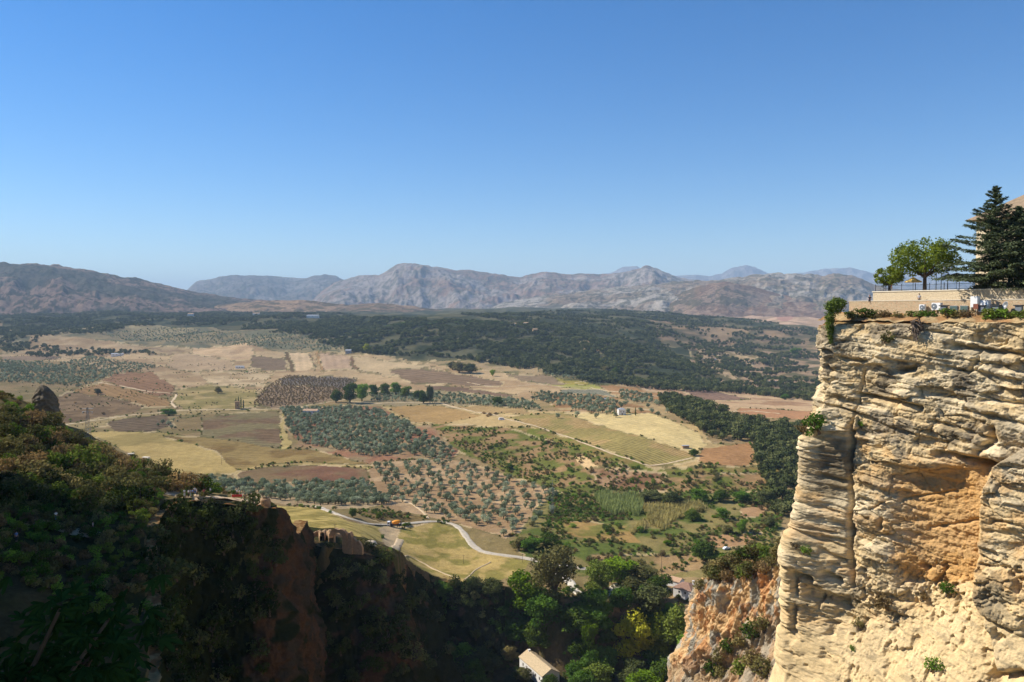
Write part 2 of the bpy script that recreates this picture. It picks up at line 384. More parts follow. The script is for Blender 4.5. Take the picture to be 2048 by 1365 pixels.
Fd([(400, 742), (545, 742), (530, 770), (420, 775)], (196, 166, 122), None, (170, 140, 98, 40, 68))
Fd([(530, 778), (572, 752), (720, 758), (700, 768), (690, 792), (640, 808), (560, 818), (500, 812)], (146, 120, 88), ((540, 800), (690, 775), 13, .22))
Fd([(560, 757), (600, 751), (720, 758), (690, 775), (560, 770)], (120, 106, 90), ((560, 768), (720, 762), 16, .2))
Fd([(780, 742), (850, 736), (1010, 764), (1000, 772), (820, 768)], (134, 108, 80), ((790, 745), (1005, 767), 22, .12))
Fd([(850, 772), (930, 776), (1040, 792), (1000, 800), (870, 790)], (124, 98, 74))
Fd([(940, 718), (1130, 742), (1180, 762), (1060, 752), (960, 740), (780, 716)], (168, 140, 98), None, (120, 108, 70, 40, 69))
Fd([(1010, 748), (1100, 752), (1190, 772), (1100, 768), (1040, 762)], (140, 116, 86), ((1020, 752), (1180, 768), 20, .12))
Fd([(1110, 755), (1160, 762), (1190, 772), (1130, 768)], (156, 136, 62)); Fd([(1090, 768), (1190, 770), (1230, 778), (1150, 778)], (158, 148, 72))
Fd([(1120, 778), (1200, 778), (1248, 800), (1190, 806), (1130, 795)], (128, 122, 98), ((1130, 780), (1240, 802), 7, .35))
Fd([(1200, 770), (1260, 768), (1380, 790), (1340, 800), (1250, 798), (1210, 782)], (156, 116, 74), None, (170, 140, 100, 40, 70))
Fd([(1260, 766), (1400, 780), (1500, 785), (1640, 802), (1640, 832), (1500, 832), (1420, 815), (1370, 800), (1290, 782)], (176, 144, 106), None, (150, 116, 84, 45, 71))
Fd([(1355, 778), (1420, 780), (1500, 800), (1400, 800)], (128, 100, 80), ((1360, 780), (1480, 800), 12, .2))
Fd([(1480, 815), (1640, 822), (1640, 838), (1520, 836), (1460, 828)], (168, 122, 84))
# left middle: brown ploughland
Fd([(200, 762), (235, 744), (300, 744), (352, 772), (340, 792), (290, 792)], (148, 110, 76), ((215, 762), (340, 790), 14, .08))
Fd([(140, 782), (210, 764), (330, 798), (345, 815), (270, 816), (130, 800)], (156, 120, 76), ((210, 768), (330, 808), 12, .10))
Fd([(95, 800), (140, 782), (220, 796), (290, 812), (270, 826), (180, 842), (120, 850)], (118, 94, 66), None, (140, 112, 78, 22, 72))
Fd([(350, 780), (420, 770), (510, 778), (520, 812), (460, 824), (370, 820), (340, 800)], (178, 150, 96), None, (146, 128, 76, 30, 73))
Fd([(120, 848), (220, 836), (330, 822), (400, 820), (560, 818), (560, 824), (330, 834), (150, 862)], (158, 134, 88))
Fd([(210, 846), (262, 834), (330, 828), (350, 850), (300, 864), (230, 864)], (112, 92, 68), ((225, 860), (330, 852), 15, .3))
Fd([(345, 838), (410, 832), (400, 860), (350, 862)], (140, 116, 76))
Fd([(402, 838), (480, 826), (556, 822), (582, 894), (480, 896), (400, 880)], (132, 116, 78), ((420, 850), (570, 842), 11, .22), (124, 98, 70, 40, 74))
Fd([(170, 866), (320, 864), (480, 892), (488, 925), (470, 948), (345, 950), (250, 905)], (184, 154, 92), None, (160, 136, 80, 40, 75))
Fd([(318, 872), (420, 876), (560, 896), (700, 903), (748, 930), (600, 938), (500, 948), (470, 940), (430, 902)], (128, 102, 60), ((440, 925), (720, 915), 9, .08), (150, 124, 74, 35, 76))
th = np.linspace(0, 2 * math.pi, 28, endpoint=False)
Fd([(618 + 152 * math.cos(t), 952 + 26 * math.sin(t)) for t in th], (176, 148, 92))
Fd([(618 + 144 * math.cos(t), 952 + 21 * math.sin(t)) for t in th], (132, 108, 74), ((480, 950), (760, 950), 4, .1), (126, 90, 66, 50, 77))
# olive ground
Fd([(556, 818), (700, 812), (780, 815), (860, 850), (915, 900), (900, 930), (740, 930), (600, 892)], (152, 128, 90), None, (150, 106, 76, 45, 78))
Fd([(740, 925), (900, 915), (1010, 950), (1115, 985), (1100, 1030), (1010, 1078), (930, 1052), (870, 1036), (740, 1010)], (178, 146, 106), None, (158, 126, 88, 30, 79))
Fd([(400, 958), (480, 966), (740, 966), (765, 990), (750, 1015), (640, 1018), (420, 990)], (168, 142, 104))
Fd([(690, 785), (880, 782), (1060, 800), (1085, 822), (700, 812)], (150, 130, 92))
Fd([(1060, 785), (1200, 790), (1400, 820), (1300, 832), (1130, 826)], (168, 140, 96), None, (150, 112, 72, 30, 80))
# vineyard plateau
Fd([(760, 812), (1180, 826), (1400, 850), (1420, 885), (1530, 900), (1530, 940), (1310, 945), (1080, 870), (940, 850), (830, 852)], (182, 152, 100))
Fd([(775, 814), (880, 810), (965, 832), (885, 850), (825, 846)], (164, 130, 80), ((790, 820), (950, 836), 4.2, .22))
Fd([(905, 810), (1050, 816), (1060, 828), (960, 828)], (160, 130, 84), ((910, 812), (1050, 822), 4.2, .2))
Fd([(1010, 832), (1130, 826), (1395, 908), (1385, 922), (1300, 938), (1130, 878)], (146, 128, 74), ((1020, 836), (1380, 925), 4.0, .25), (164, 134, 84, 25, 81))
Fd([(1128, 828), (1310, 828), (1400, 866), (1412, 890), (1385, 905)], (204, 176, 116), ((1140, 830), (1400, 895), 8, .05))
Fd([(1402, 898), (1495, 886), (1524, 914), (1478, 936), (1394, 922)], (166, 122, 78), ((1405, 912), (1510, 912), 3.6, .25))
# scrub bank between the plateau and the grove
Fd([(860, 850), (940, 852), (1030, 858), (1130, 880), (1300, 940), (1400, 930), (1540, 940), (1560, 1000), (1300, 1000), (1120, 985), (1020, 950), (920, 905)], (150, 118, 78), None, (104, 104, 48, 14, 82))
Fd([(1010, 852), (1080, 858), (1250, 912), (1310, 938), (1560, 930), (1560, 945), (1300, 950), (1120, 890)], (116, 116, 50), None, (138, 116, 66, 10, 83))
Fd([(1150, 905), (1175, 915), (1210, 945), (1200, 955), (1160, 930)], (212, 176, 122))
Fd([(1180, 935), (1330, 945), (1320, 985), (1200, 978)], (160, 126, 90), None, (130, 96, 66, 12, 84))
# lower right: terraces, reeds, dry grass
Fd([(1100, 985), (1560, 985), (1560, 1160), (1100, 1150), (1020, 1090)], (134, 118, 70), None, (92, 100, 46, 16, 85))
Fd([(1110, 1040), (1250, 1050), (1280, 1085), (1180, 1085), (1110, 1060)], (156, 124, 72), None, (120, 112, 56, 14, 86))
Fd([(1180, 1110), (1380, 1110), (1440, 1135), (1330, 1150), (1200, 1135)], (152, 122, 82), None, (122, 108, 64, 14, 87))
Fd([(1410, 1070), (1520, 1066), (1500, 1090), (1420, 1098)], (172, 132, 90)); Fd([(1480, 1015), (1540, 1010), (1530, 1035), (1480, 1035)], (160, 124, 86))
# yellow field beside the ruined gate and the meadow below the road
Fd([(550, 1010), (640, 1018), (700, 1045), (790, 1056), (790, 1085), (700, 1075), (560, 1060)], (184, 158, 90), None, (146, 128, 68, 10, 88))
Fd([(760, 1055), (860, 1048), (850, 1075), (805, 1100), (770, 1095)], (196, 166, 122))
Fd([(800, 1060), (880, 1045), (920, 1060), (960, 1108), (1060, 1122), (1040, 1150), (960, 1172), (880, 1160), (790, 1110)], (178, 150, 88), None, (140, 126, 64, 9, 89))
Fd([(560, 900), (562, 830), (566, 830), (582, 892), (579, 898)], (180, 154, 94))
Fd([(700, 1020), (780, 1022), (860, 1036), (850, 1046), (760, 1046)], (132, 108, 66), None, (98, 84, 50, 8, 90))
# weedy margins where two plots meet
ed = np.zeros(GX.shape, bool)
for ax_ in (0, 1): q_ = FID != np.roll(FID, 1, ax_); ed |= q_; ed |= np.roll(q_, -1, ax_)
ed[:3] = False; ed &= (DY > 420) & (DY < 2400); en = fbm(GX / 25, DY / 25, 3, 130)
ed2 = ed & (en > .42); mg = np.where((en > .58)[..., None], C(200, 172, 124), C(104, 98, 58)); tone = np.where(ed2[..., None], tone * .35 + mg * .65, tone)
rowsA[ed2] = 0
MARG = np.argwhere(ed & (en < .5) & (en > .36) & (np.abs(PX - 850) < 900))
# tone drifts and scuffs inside every plot
sc1 = fbm(GX / 22, DY / 22, 5, 131, .6)[..., None]; sc2 = fbm(GX / 90, DY / 90, 4, 132)[..., None]; tone = tone * (1 + .34 * (sc1 - .5) + .30 * (sc2 - .5))
# rocky near ground: bluffs and gorge
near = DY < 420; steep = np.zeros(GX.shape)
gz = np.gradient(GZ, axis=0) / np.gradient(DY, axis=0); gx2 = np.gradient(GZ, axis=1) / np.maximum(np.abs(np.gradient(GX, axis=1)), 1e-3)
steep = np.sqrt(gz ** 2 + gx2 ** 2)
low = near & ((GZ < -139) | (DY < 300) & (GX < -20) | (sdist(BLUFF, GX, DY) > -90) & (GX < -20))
soil = C(74, 66, 42) * (1 - sstep(.4, .6, n2)) + C(56, 58, 32) * sstep(.4, .6, n2)  # near soil kept dark so its colour carries the deep shade
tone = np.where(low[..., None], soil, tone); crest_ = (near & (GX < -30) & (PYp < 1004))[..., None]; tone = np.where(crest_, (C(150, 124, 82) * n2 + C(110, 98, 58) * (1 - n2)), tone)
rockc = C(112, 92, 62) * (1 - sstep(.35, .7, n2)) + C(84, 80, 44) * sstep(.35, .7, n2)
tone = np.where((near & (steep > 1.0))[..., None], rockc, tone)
rowsA[low] = 0
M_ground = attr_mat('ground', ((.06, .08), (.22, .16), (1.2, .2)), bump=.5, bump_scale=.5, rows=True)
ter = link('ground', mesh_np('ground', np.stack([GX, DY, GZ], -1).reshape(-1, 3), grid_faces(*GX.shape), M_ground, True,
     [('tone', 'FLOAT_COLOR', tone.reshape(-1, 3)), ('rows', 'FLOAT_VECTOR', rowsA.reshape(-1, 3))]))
tag(ter, kind='structure')

# ------------------------------------------------------------------ mountains
def mountain(name, sky_pts, d, base_py, span, cols3, seed, px_pad=60, rough=.25, rock=0.0, veg=None, gully=1.0, nr=110, step=2.5, crag=1.0):
    """a real ridge: skyline read from the photograph at its own distance, a long front slope and a back slope"""
    sp = np.array(sky_pts, float); pxs = np.arange(sp[0, 0] - px_pad, sp[-1, 0] + px_pad, step)
    hy = np.interp(pxs, sp[:, 0], sp[:, 1]); zr = np.array([zray(p) for p in hy]) * d; zb = zray(base_py) * (d - span) - 40
    edge = np.minimum(sstep(sp[0, 0] - px_pad, sp[0, 0], pxs), sstep(sp[-1, 0] + px_pad, sp[-1, 0], pxs)); zr = zb + (zr - zb) * edge
    t = np.linspace(0, 1.45, nr); T, PXs = np.meshgrid(t, pxs, indexing='ij'); ZR = np.broadcast_to(zr, T.shape)
    D = d - span + span * T; X = (PXs - 1024) / F * D
    u = PXs / F * d                                                 # metres along the ridge
    warp = (fbm(u / 900, T * 3, 3, seed + 1) - .5) * 260
    rg = fbm((u + warp) / (700), D / 2600, 5, seed, .55, True)      # spurs running down the slope
    rg2 = fbm(u / 260, D / 420, 5, seed + 7, .6, True)
    front = np.where(T < 1, np.power(np.clip(T, 0, 1), 1.05 + .35 * fbm(u / 1800, T, 2, seed + 9)), 1 - (T - 1) * 1.4)
    amp = (ZR - zb)
    keep = np.sin(np.clip(T, 0, 1) * math.pi) ** .6 * np.where(T > 1, 0, 1)     # no change at the crest and foot
    Z = zb + amp * (front + gully * keep * ((rg - .55) * .42 + (rg2 - .5) * .16 * crag))
    crest = np.exp(-((T - 1) / .05) ** 2); Z = Z + amp * crest * (fbm(u / 120, T, 4, seed + 3, .6) - .5) * .05 * crag
    Z = Z + (fbm(u / 60, D / 60, 3, seed + 4) - .5) * 14 * crag * (T < 1.02)
    a, b, c = (np.array(C(*q)) for q in cols3)
    f1 = sstep(.42, .58, fbm(u / 500, D / 500, 5, seed + 5, .6))[..., None]; f2 = sstep(.5, .56, fbm(u / 70, D / 70, 5, seed + 6, .7))[..., None]
    tn = a * (1 - f1) + b * f1; tn = tn * (1 - f2 * .8) + c * f2 * .8
    me = mesh_np(name, np.stack([X, D, Z], -1).reshape(-1, 3), grid_faces(*T.shape), M_mount, True, [('tone', 'FLOAT_COLOR', tn.reshape(-1, 3))])
    return tag(link(name, me), kind='structure')
M_mount = attr_mat('mountain_side', ((.004, .12), (.03, .3)), bump=26, bump_scale=.02)
mountain('far_peaks', [(1180, 552), (1220, 546), (1245, 534), (1272, 534), (1300, 545), (1350, 552), (1392, 549), (1418, 552), (1442, 547), (1464, 535), (1478, 533), (1492, 531), (1510, 535), (1532, 546), (1560, 549), (1610, 545), (1645, 538), (1700, 535), (1730, 543), (1745, 547), (1762, 540), (1800, 537), (1880, 545), (2000, 552)], 21000, 580, 4500, ((120, 108, 104), (150, 138, 128), (84, 84, 74)), 201, nr=60)
mountain('blue_ridge', [(375, 580), (395, 562), (415, 560), (440, 553), (475, 550), (520, 553), (552, 552), (580, 556), (615, 556), (650, 549), (672, 552), (690, 562), (740, 580)], 13500, 625, 3800, ((116, 104, 92), (142, 130, 116), (74, 76, 60)), 221)
mountain('grey_massif', [(690, 560), (720, 551), (760, 549), (775, 542), (792, 531), (812, 527), (838, 529), (862, 534), (890, 536), (915, 541), (942, 540), (965, 545), (1000, 551), (1040, 554), (1070, 547), (1092, 543), (1120, 547), (1160, 548), (1200, 549), (1240, 548), (1268, 541), (1292, 533), (1310, 536), (1330, 545), (1356, 556), (1420, 563), (1500, 572)], 10500, 628, 3600, ((146, 116, 96), (160, 144, 130), (92, 88, 70)), 241, px_pad=120, gully=1.2)
mountain('limestone_ridge', [(1010, 606), (1100, 590), (1200, 579), (1290, 570), (1380, 562), (1440, 560), (1500, 550), (1560, 547), (1625, 550), (1680, 549), (1722, 556), (1745, 570), (1800, 580), (1900, 590), (2050, 596)], 7200, 633, 2300, ((170, 156, 138), (144, 122, 98), (88, 84, 62)), 261, gully=.9, crag=1.5)
mountain('brown_foothill', [(1300, 615), (1350, 590), (1400, 572), (1450, 565), (1500, 572), (1560, 590), (1640, 600), (1700, 606), (1900, 612)], 6000, 640, 1300, ((126, 96, 72), (96, 84, 60), (160, 130, 104)), 281, gully=.8)
mountain('wooded_hill', [(-260, 520), (-80, 530), (0, 525), (50, 527), (122, 532), (165, 540), (215, 549), (262, 556), (312, 566), (345, 574), (380, 584), (430, 590), (480, 598), (560, 604), (640, 612)], 6200, 632, 2300, ((92, 86, 70), (146, 118, 98), (46, 56, 42)), 301, px_pad=200, gully=.8, crag=1.7)
mountain('tan_hills', [(440, 610), (520, 602), (600, 600), (640, 604), (700, 610), (760, 606), (820, 612), (900, 622)], 5200, 634, 900, ((176, 140, 104), (140, 112, 82), (88, 82, 56)), 321, gully=.8)
# ------------------------------------------------------------------ cliffs: displaced curtains round a plan line
def curtain(name, plan, ztop, zbot, du, dz, zfine, shape, cap_in, mat, flip=False, rise=1.6):
    """plan: (px, Y) from the hidden far side round the nose to the near side. shape(...) returns offsets and tones."""
    pl = XY(plan); seg = np.linalg.norm(np.diff(pl, axis=0), axis=1); s = np.r_[0, np.cumsum(seg)]
    su = np.arange(0, s[-1], du); cx = np.interp(su, s, pl[:, 0]); cy = np.interp(su, s, pl[:, 1])
    k = np.hanning(int(3.5 / du) | 1); k /= k.sum(); pad = len(k) // 2
    sm = lambda v: np.convolve(np.pad(v, pad, mode='reflect', reflect_type='odd'), k, 'valid')
    cx, cy = sm(cx), sm(cy)
    tx = np.gradient(cx); ty = np.gradient(cy); L = np.hypot(tx, ty); tx /= L; ty /= L
    nx, ny = ty, -tx                                             # outward: to the left of the picture / towards us
    if flip: nx, ny = -nx, -ny
    zt = ztop(cx, cy, su) if callable(ztop) else np.full(cx.shape, ztop)
    rows_f = np.r_[np.arange(0, zfine, dz), np.arange(zfine, -zbot, 1.2)]
    ncap = 26; cap = np.linspace(cap_in, 0, ncap, endpoint=False)
    Zf = zt[None] - rows_f[:, None]; Q = lambda v: np.broadcast_to(v, Zf.shape)
    X, Y, Z, tn = shape(Q(cx), Q(cy), Zf, Q(nx), Q(ny), Q(tx), Q(ty), Q(su), rows_f[:, None] * np.ones_like(Zf))
    cX = cx[None] - nx[None] * cap[:, None]; cY = cy[None] - ny[None] * cap[:, None]
    w = (1 - cap[:, None] / cap_in)                              # 0 far inside, 1 at the brow
    cX = cX * (1 - w ** 3) + X[0][None] * w ** 3; cY = cY * (1 - w ** 3) + Y[0][None] * w ** 3
    cZ = Z[0][None] + sstep(0, cap_in, cap[:, None]) * rise + (fbm(cX / 2.2, cY / 2.2, 4, 77) - .5) * 1.1 * (1 - w ** 6)
    X = np.r_[cX, X]; Y = np.r_[cY, Y]; Z = np.r_[cZ, Z]
    ctn = np.array(C(160, 128, 82)) * np.ones(cX.shape + (1,)); f = sstep(.4, .6, fbm(cX / 1.4, cY / 1.4, 4, 78))[..., None]
    ctn = ctn * (1 - f) + C(132, 92, 54) * f; tn = np.concatenate([ctn, tn])
    me = mesh_np(name, np.stack([X, Y, Z], -1).reshape(-1, 3), grid_faces(*X.shape)[:, ::-1], mat, True, [('tone', 'FLOAT_COLOR', tn.reshape(-1, 3))])
    o = tag(link(name, me), kind='structure')
    px, py = proj(X, Y, Z); return o, (px.ravel(), py.ravel(), X.ravel(), Y.ravel(), Z.ravel())
def on(surf, px, py):
    """point of a cliff surface seen at a photograph pixel (nearest one to us)"""
    q = (surf[0] - px) ** 2 + (surf[1] - py) ** 2; m = np.where(q < max(q.min() * 3, 16))[0]; k = m[np.argmin(surf[3][m])]
    return Vector((surf[2][k], surf[3][k], surf[4][k]))
def segd(px, py, pts):
    d = np.full(px.shape, 1e9)
    for (ax, ay), (bx, by) in zip(pts[:-1], pts[1:]):
        ex, ey = bx - ax, by - ay; t = np.clip(((px - ax) * ex + (py - ay) * ey) / (ex * ex + ey * ey), 0, 1)
        d = np.minimum(d, np.hypot(px - ax - t * ex, py - ay - t * ey))
    return d
def big_shape(cx, cy, Z, nx, ny, tx, ty, su, dep):
    bx, by = proj(cx, cy, Z)
    lp = A(600, 650, 700, 770, 800, 850, 858, 878, 950, 1000, 1060, 1100, 1200, 1290, 1365, 1500, 2500)
    lv = A(0, 0, .6, 1.1, .7, 1.1, 3.9, 5.6, 6.5, 7.0, 8.0, 9.2, 9.6, 9.2, 9.0, 10, 14)
    Lm = np.interp(by, lp, lv)
    w = np.clip((1700 - bx) / 62., 0, 1); left = sstep(140.5, 146, cy) ; w = np.maximum(w, left)
    out = Lm * w * .42; tan = Lm * w * .72
    # ramp of loose rock rising out of the foot of the face
    yb = np.interp(bx, A(1500, 1620, 1700, 1800, 1900, 1975, 2048, 2300), A(1330, 1262, 1235, 1222, 1196, 1172, 1195, 1260)) + 8 * (fbm(su / 3, Z / 9, 3, 5) - .5)
    mpp = cy / F
    ramp = np.maximum(by - yb, 0) * mpp * .62; out = out + ramp * (1 - w * .7)
    X = cx + nx * out - tx * tan * np.sign(1); Y = cy + ny * out - ty * tan
    px, py = proj(X, Y, Z); sm = su; o = np.zeros(Z.shape)
    q = Z + .13 * sm + 1.1 * (fbm(sm / 14, Z / 9, 2, 14) - .5)
    msk = sstep(.36, .58, fbm(sm / 8, Z / 6, 3, 12)); upper = 1 - sstep(1080, 1170, py)
    rec = sstep(1760, 1850, px + 10 * (fbm(Z / 2, sm / 3, 3, 19) - .5)) * (1 - sstep(1965, 1985, px)) * sstep(918, 955, py + (px - 1880) * .15) * (1 - sstep(1150, 1195, py))
    def strat(per, seed, lat): v = fbm(sm / lat, q / per, 3, seed, .6); return v
    s1 = sstep(.42, .56, strat(2.6, 31, 26)); s2 = sstep(.4, .58, strat(.9, 33, 15)); s3 = strat(.34, 35, 9)
    stw = (1 - rec * .6) * (1 - sstep(0, 5, ramp) * .8)
    o += .62 * stw * ((s1 - .5) * 1.25 * (.12 + .88 * msk) * upper + (s2 - .5) * .5 * (.12 + .88 * sstep(.4, .6, fbm(sm / 5, Z / 3.5, 3, 17))) * upper + (s3 - .5) * .34 * (.3 + .7 * msk))
    o += (fbm(sm / 8, Z / 6, 4, 41) - .5) * 2.5 * (1 - rec * .5)
    wx = sm + .9 * (fbm(sm / 2, q / 2, 3, 46) - .5) * 2; wq = q + .5 * (fbm(sm / 2, q / 2, 3, 47) - .5) * 2
    rb = (1 - sstep(0, 3, ramp) * .72) * (1 - .5 * sstep(866, 900, py) * (1 - sstep(1080, 1130, py)) * (px < 1702)) * (.7 + .5 * sstep(.4, .6, fbm(sm / 9, Z / 7, 2, 18)))
    for cs, cq, amp, ck, sd_ in ((5.6, 2.6, 1.25, .42, 301), (2.2, .8, .4, .22, 305), (.8, .34, .11, .06, 309)):
        e_, id_ = cells(wx / cs, wq / cq, sd_); o += ((id_ - .5) * amp - ck * np.exp(-(e_ / .07) ** 2) * sstep(.35, .6, fbm(sm / 4, q / 3, 2, sd_ + 3))) * (1 - rec * .72) * rb
    o += (fbm(sm / .8, Z / .6, 5, 43, .65) - .5) * .55 + (fbm(sm / .3, Z / .22, 3, 48, .6, True) - .5) * .22
    # pitted conglomerate low on the face
    pit = fbm(sm / .55, Z / .5, 3, 44); lowz = sstep(1085, 1160, py); o -= lowz * sstep(.52, .72, pit) * .34
    pit2 = fbm(sm / 1.9, Z / 2.3, 4, 45); o -= lowz * sstep(.6, .72, pit2) * 1.2
    o = o * (1 - .45 * sstep(0, 2.5, ramp)) - rec * 1.7
    # buttress on the right
    edge = np.interp(py, A(880, 930, 1000, 1080, 1170, 1230, 1365), A(2075, 2002, 1978, 1968, 1972, 1992, 2020))
    but = sstep(-5, 6, px - edge) * sstep(880, 925, py); o += but * (3.4 + 1.4 * sstep(1090, 1150, py) * (1 - sstep(1230, 1270, py)))
    # brow over the recess
    o += 1.3 * np.exp(-((py - 905 - (px - 1900) * .12) / 14) ** 2) * sstep(1850, 1880, px) * (1 - sstep(2000, 2030, px))
    def slot(pts, depth, th, over=0.4):
        d = segd(px, py + 3 * (fbm(px / 12, py / 12, 2, 3) - .5), pts); return -depth * .78 * np.exp(-(d / th) ** 2)
    for pts, dd, th in [(((1716, 790), (1765, 800), (1842, 816)), 2.6, 4.5), (((1862, 842), (1900, 852), (1985, 880)), 1.3, 4), (((1802, 742), (1828, 738)), 2.0, 5), (((1905, 692), (1990, 704), (2048, 712)), 1.8, 5),
                        (((1893, 735), (1935, 745), (1950, 720)), 1.4, 4), (((1835, 660), (1900, 668)), 1.2, 3), (((1660, 742), (1650, 732)), 1.2, 4), (((1640, 765), (1660, 772)), 1.2, 4), (((1680, 716), (1730, 724)), 1.0, 3),
                        (((1876, 906), (1925, 916), (1985, 930)), 3.2, 8), (((1930, 820), (2048, 850)), 1.2, 4), (((1960, 800), (2048, 812)), 1.0, 3), (((1702, 852), (1698, 930), (1704, 1010), (1700, 1090), (1712, 1170)), 3.2, 4.5),
                        (((1724, 742), (1716, 800), (1702, 855)), 1.0, 2.5), (((1562, 1052), (1620, 1072), (1700, 1098)), .9, 3), (((1640, 1072), (1690, 1082)), 1.0, 4), (((1645, 1100), (1690, 1120)), 1.2, 5), (((1640, 950), (1690, 965)), 1.0, 5),
                        (((1585, 1150), (1618, 1158)), 3.6, 8), (((1650, 1148), (1680, 1160)), 2.6, 8), (((1588, 1160), (1590, 1190)), 1.8, 5), (((1586, 1215), (1584, 1262)), 1.6, 6), (((1640, 1195), (1636, 1215)), 1.4, 4),
                        (((1764, 1040), (1762, 1056)), 1.6, 4.5), (((1836, 1136), (1846, 1140)), 1.6, 5), (((1800, 1000), (1900, 985)), .6, 3), (((1850, 1060), (1960, 1040)), .6, 4), (((1995, 1352), (2060, 1340)), 3.4, 11),
                        (((1985, 1120), (2048, 1128)), 1.2, 4), (((1980, 1215), (2048, 1252)), 1.3, 5), (((2005, 1035), (2048, 1040)), .8, 3), (((1570, 1000), (1680, 1025)), .5, 3), (((1720, 1080), (1790, 1110)), .7, 3), (((1955, 905), (1990, 880), (1985, 860)), 1.8, 7)]:
        o += slot(pts, dd, th)
    X = X + nx * o; Y = Y + ny * o
    cream = np.array(C(230, 201, 150)); pale = np.array(C(240, 217, 174)); orange = np.array(C(220, 172, 106)); grey = np.array(C(168, 150, 122)); stain = np.array(C(104, 92, 76)); yel = np.array(C(234, 204, 150))
    e = (1,)
    f = fbm(sm / 5, Z / 3, 4, 61)[..., None]; t = cream * (1 - sstep(.4, .6, f)) + pale * sstep(.4, .6, f)
    fo = np.clip(rec * .85 + .5 * sstep(.5, .62, fbm(sm / 4, q / 2.5, 4, 62)) * sstep(820, 900, py) * (1 - sstep(0, 2, ramp)) + .55 * but * sstep(2010, 1985, px), 0, 1)[..., None]
    t = t * (1 - fo) + orange * fo
    fy = (sstep(1120, 1220, py) * .8)[..., None] * (1 - fo); t = t * (1 - fy) + yel * fy
    fg = (sstep(.5, .62, fbm(sm / 4.5, Z / 3.2, 5, 63, .6)) * (.75 * (1 - sstep(880, 1000, py)) + .12) * (1 - rec))[..., None]; t = t * (1 - fg) + grey * fg
    def blob(cx_, cy_, rx, ry, k): return k * (1 - sstep(.55, 1.05, np.hypot((px - cx_) / rx, (py - cy_) / ry) + 1.0 * (fbm(sm / 1.4, Z / 1.4, 4, 64) - .5)))
    st = np.maximum.reduce([blob(1668, 915, 48, 55, .62), blob(1660, 970, 45, 42, .55), blob(1760, 765, 26, 30, .5), blob(1925, 760, 24, 26, .6), blob(1905, 870, 26, 30, .65), blob(1960, 700, 50, 16, .45), blob(1690, 690, 26, 18, .35),
                            blob(2010, 1190, 45, 45, .55), blob(1880, 800, 30, 20, .4), blob(2000, 850, 50, 26, .35), blob(1716, 1185, 12, 36, .6), blob(1850, 650, 40, 12, .35)])[..., None]
    t = t * (1 - st) + stain * st
    dn = (sstep(.57, .68, fbm(sm / 2.2, q / .5, 4, 65, .6)) * .35 * (1 - rec))[..., None]; t = t * (1 - dn) + stain * dn
    return X, Y, Z, t * .84
M_cliff = attr_mat('sandstone_cliff', ((.25, .08), (1.6, .12), (6, .10)), bump=.2, bump_scale=1.6, zsq=1.8)
right_cliff, RC = curtain('cliff', [(1850, 250), (1760, 200), (1690, 168), (1655, 152), (1641, 143), (1647, 139.5), (1672, 138), (1700, 136.2), (1800, 129.5), (1900, 123.6), (2048, 115), (2200, 107), (2600, 92)],
                          lambda x, y, s: -2.0 - 1.0 * np.exp(-((y - 142) / 3.5) ** 2) + 1.3 * (fbm(s / 5, s * 0, 3, 8) - .5), -150, .11, .11, 62, big_shape, 11.0, M_cliff)
def spur_shape(cx, cy, Z, nx, ny, tx, ty, su, dep):
    o = dep * .10; o = o + 5 * (fbm(su / 11, Z / 15, 4, 101) - .5)
    rg = fbm(su / 3.6, Z / 7.5, 5, 102, .6, True); o += (rg - .5) * 5.0; o += (fbm(su / 1.1, Z / 1.5, 4, 103, .6) - .5) * 1.6
    px, py = proj(cx + nx * o, cy + ny * o, Z)
    o += np.interp(py, A(1140, 1180, 1230, 1262, 1290, 1310, 1365, 1600), A(-2.5, 0, 0, -.5, 1.0, 2.5, 3.5, 8)) * (1 - sstep(1395, 1470, px))
    o += np.maximum(py - (1365 - (px - 1400) * .55), 0) * cy / F * .9 * sstep(1380, 1440, px)            # slope at its foot
    X = cx + nx * o; Y = cy + ny * o
    a, b, c = np.array(C(212, 174, 122)), np.array(C(172, 162, 142)), np.array(C(198, 140, 86))
    f = sstep(.44, .56, fbm(su / 3.2, Z / 5, 5, 104, .6))[..., None]; t = a * (1 - f) + b * f
    f = (sstep(.56, .66, fbm(su / 2, Z / 3, 4, 105)) * .8)[..., None]; t = t * (1 - f) + c * f
    ft = sstep(1290, 1330, py + (px - 1400) * .55)[..., None]; t = t * (1 - ft * .6) + C(160, 140, 112) * ft * .6
    return X, Y, Z, t
def spur_top(x, y, s):
    px = x / y * F + 1024; py = np.interp(px, A(1380, 1400, 1418, 1432, 1446, 1470, 1490, 1508, 1522, 1545, 1600, 1700), A(1185, 1166, 1164, 1148, 1170, 1162, 1165, 1138, 1155, 1135, 1110, 1080))
    return np.array([zray(p) for p in py]) * y + 4.0 * (fbm(s / 1.6, s * 0, 4, 107, .7, True) - .5)
spur, SP_ = curtain('rock_spur', [(1560, 330), (1470, 280), (1415, 250), (1392, 234), (1400, 226), (1440, 218), (1500, 209), (1560, 200), (1680, 186), (1850, 172)], spur_top, -150, .16, .16, 40, spur_shape, 24.0,
                    attr_mat('spur_rock', ((.3, .12), (1.5, .2)), bump=.5, bump_scale=.9))

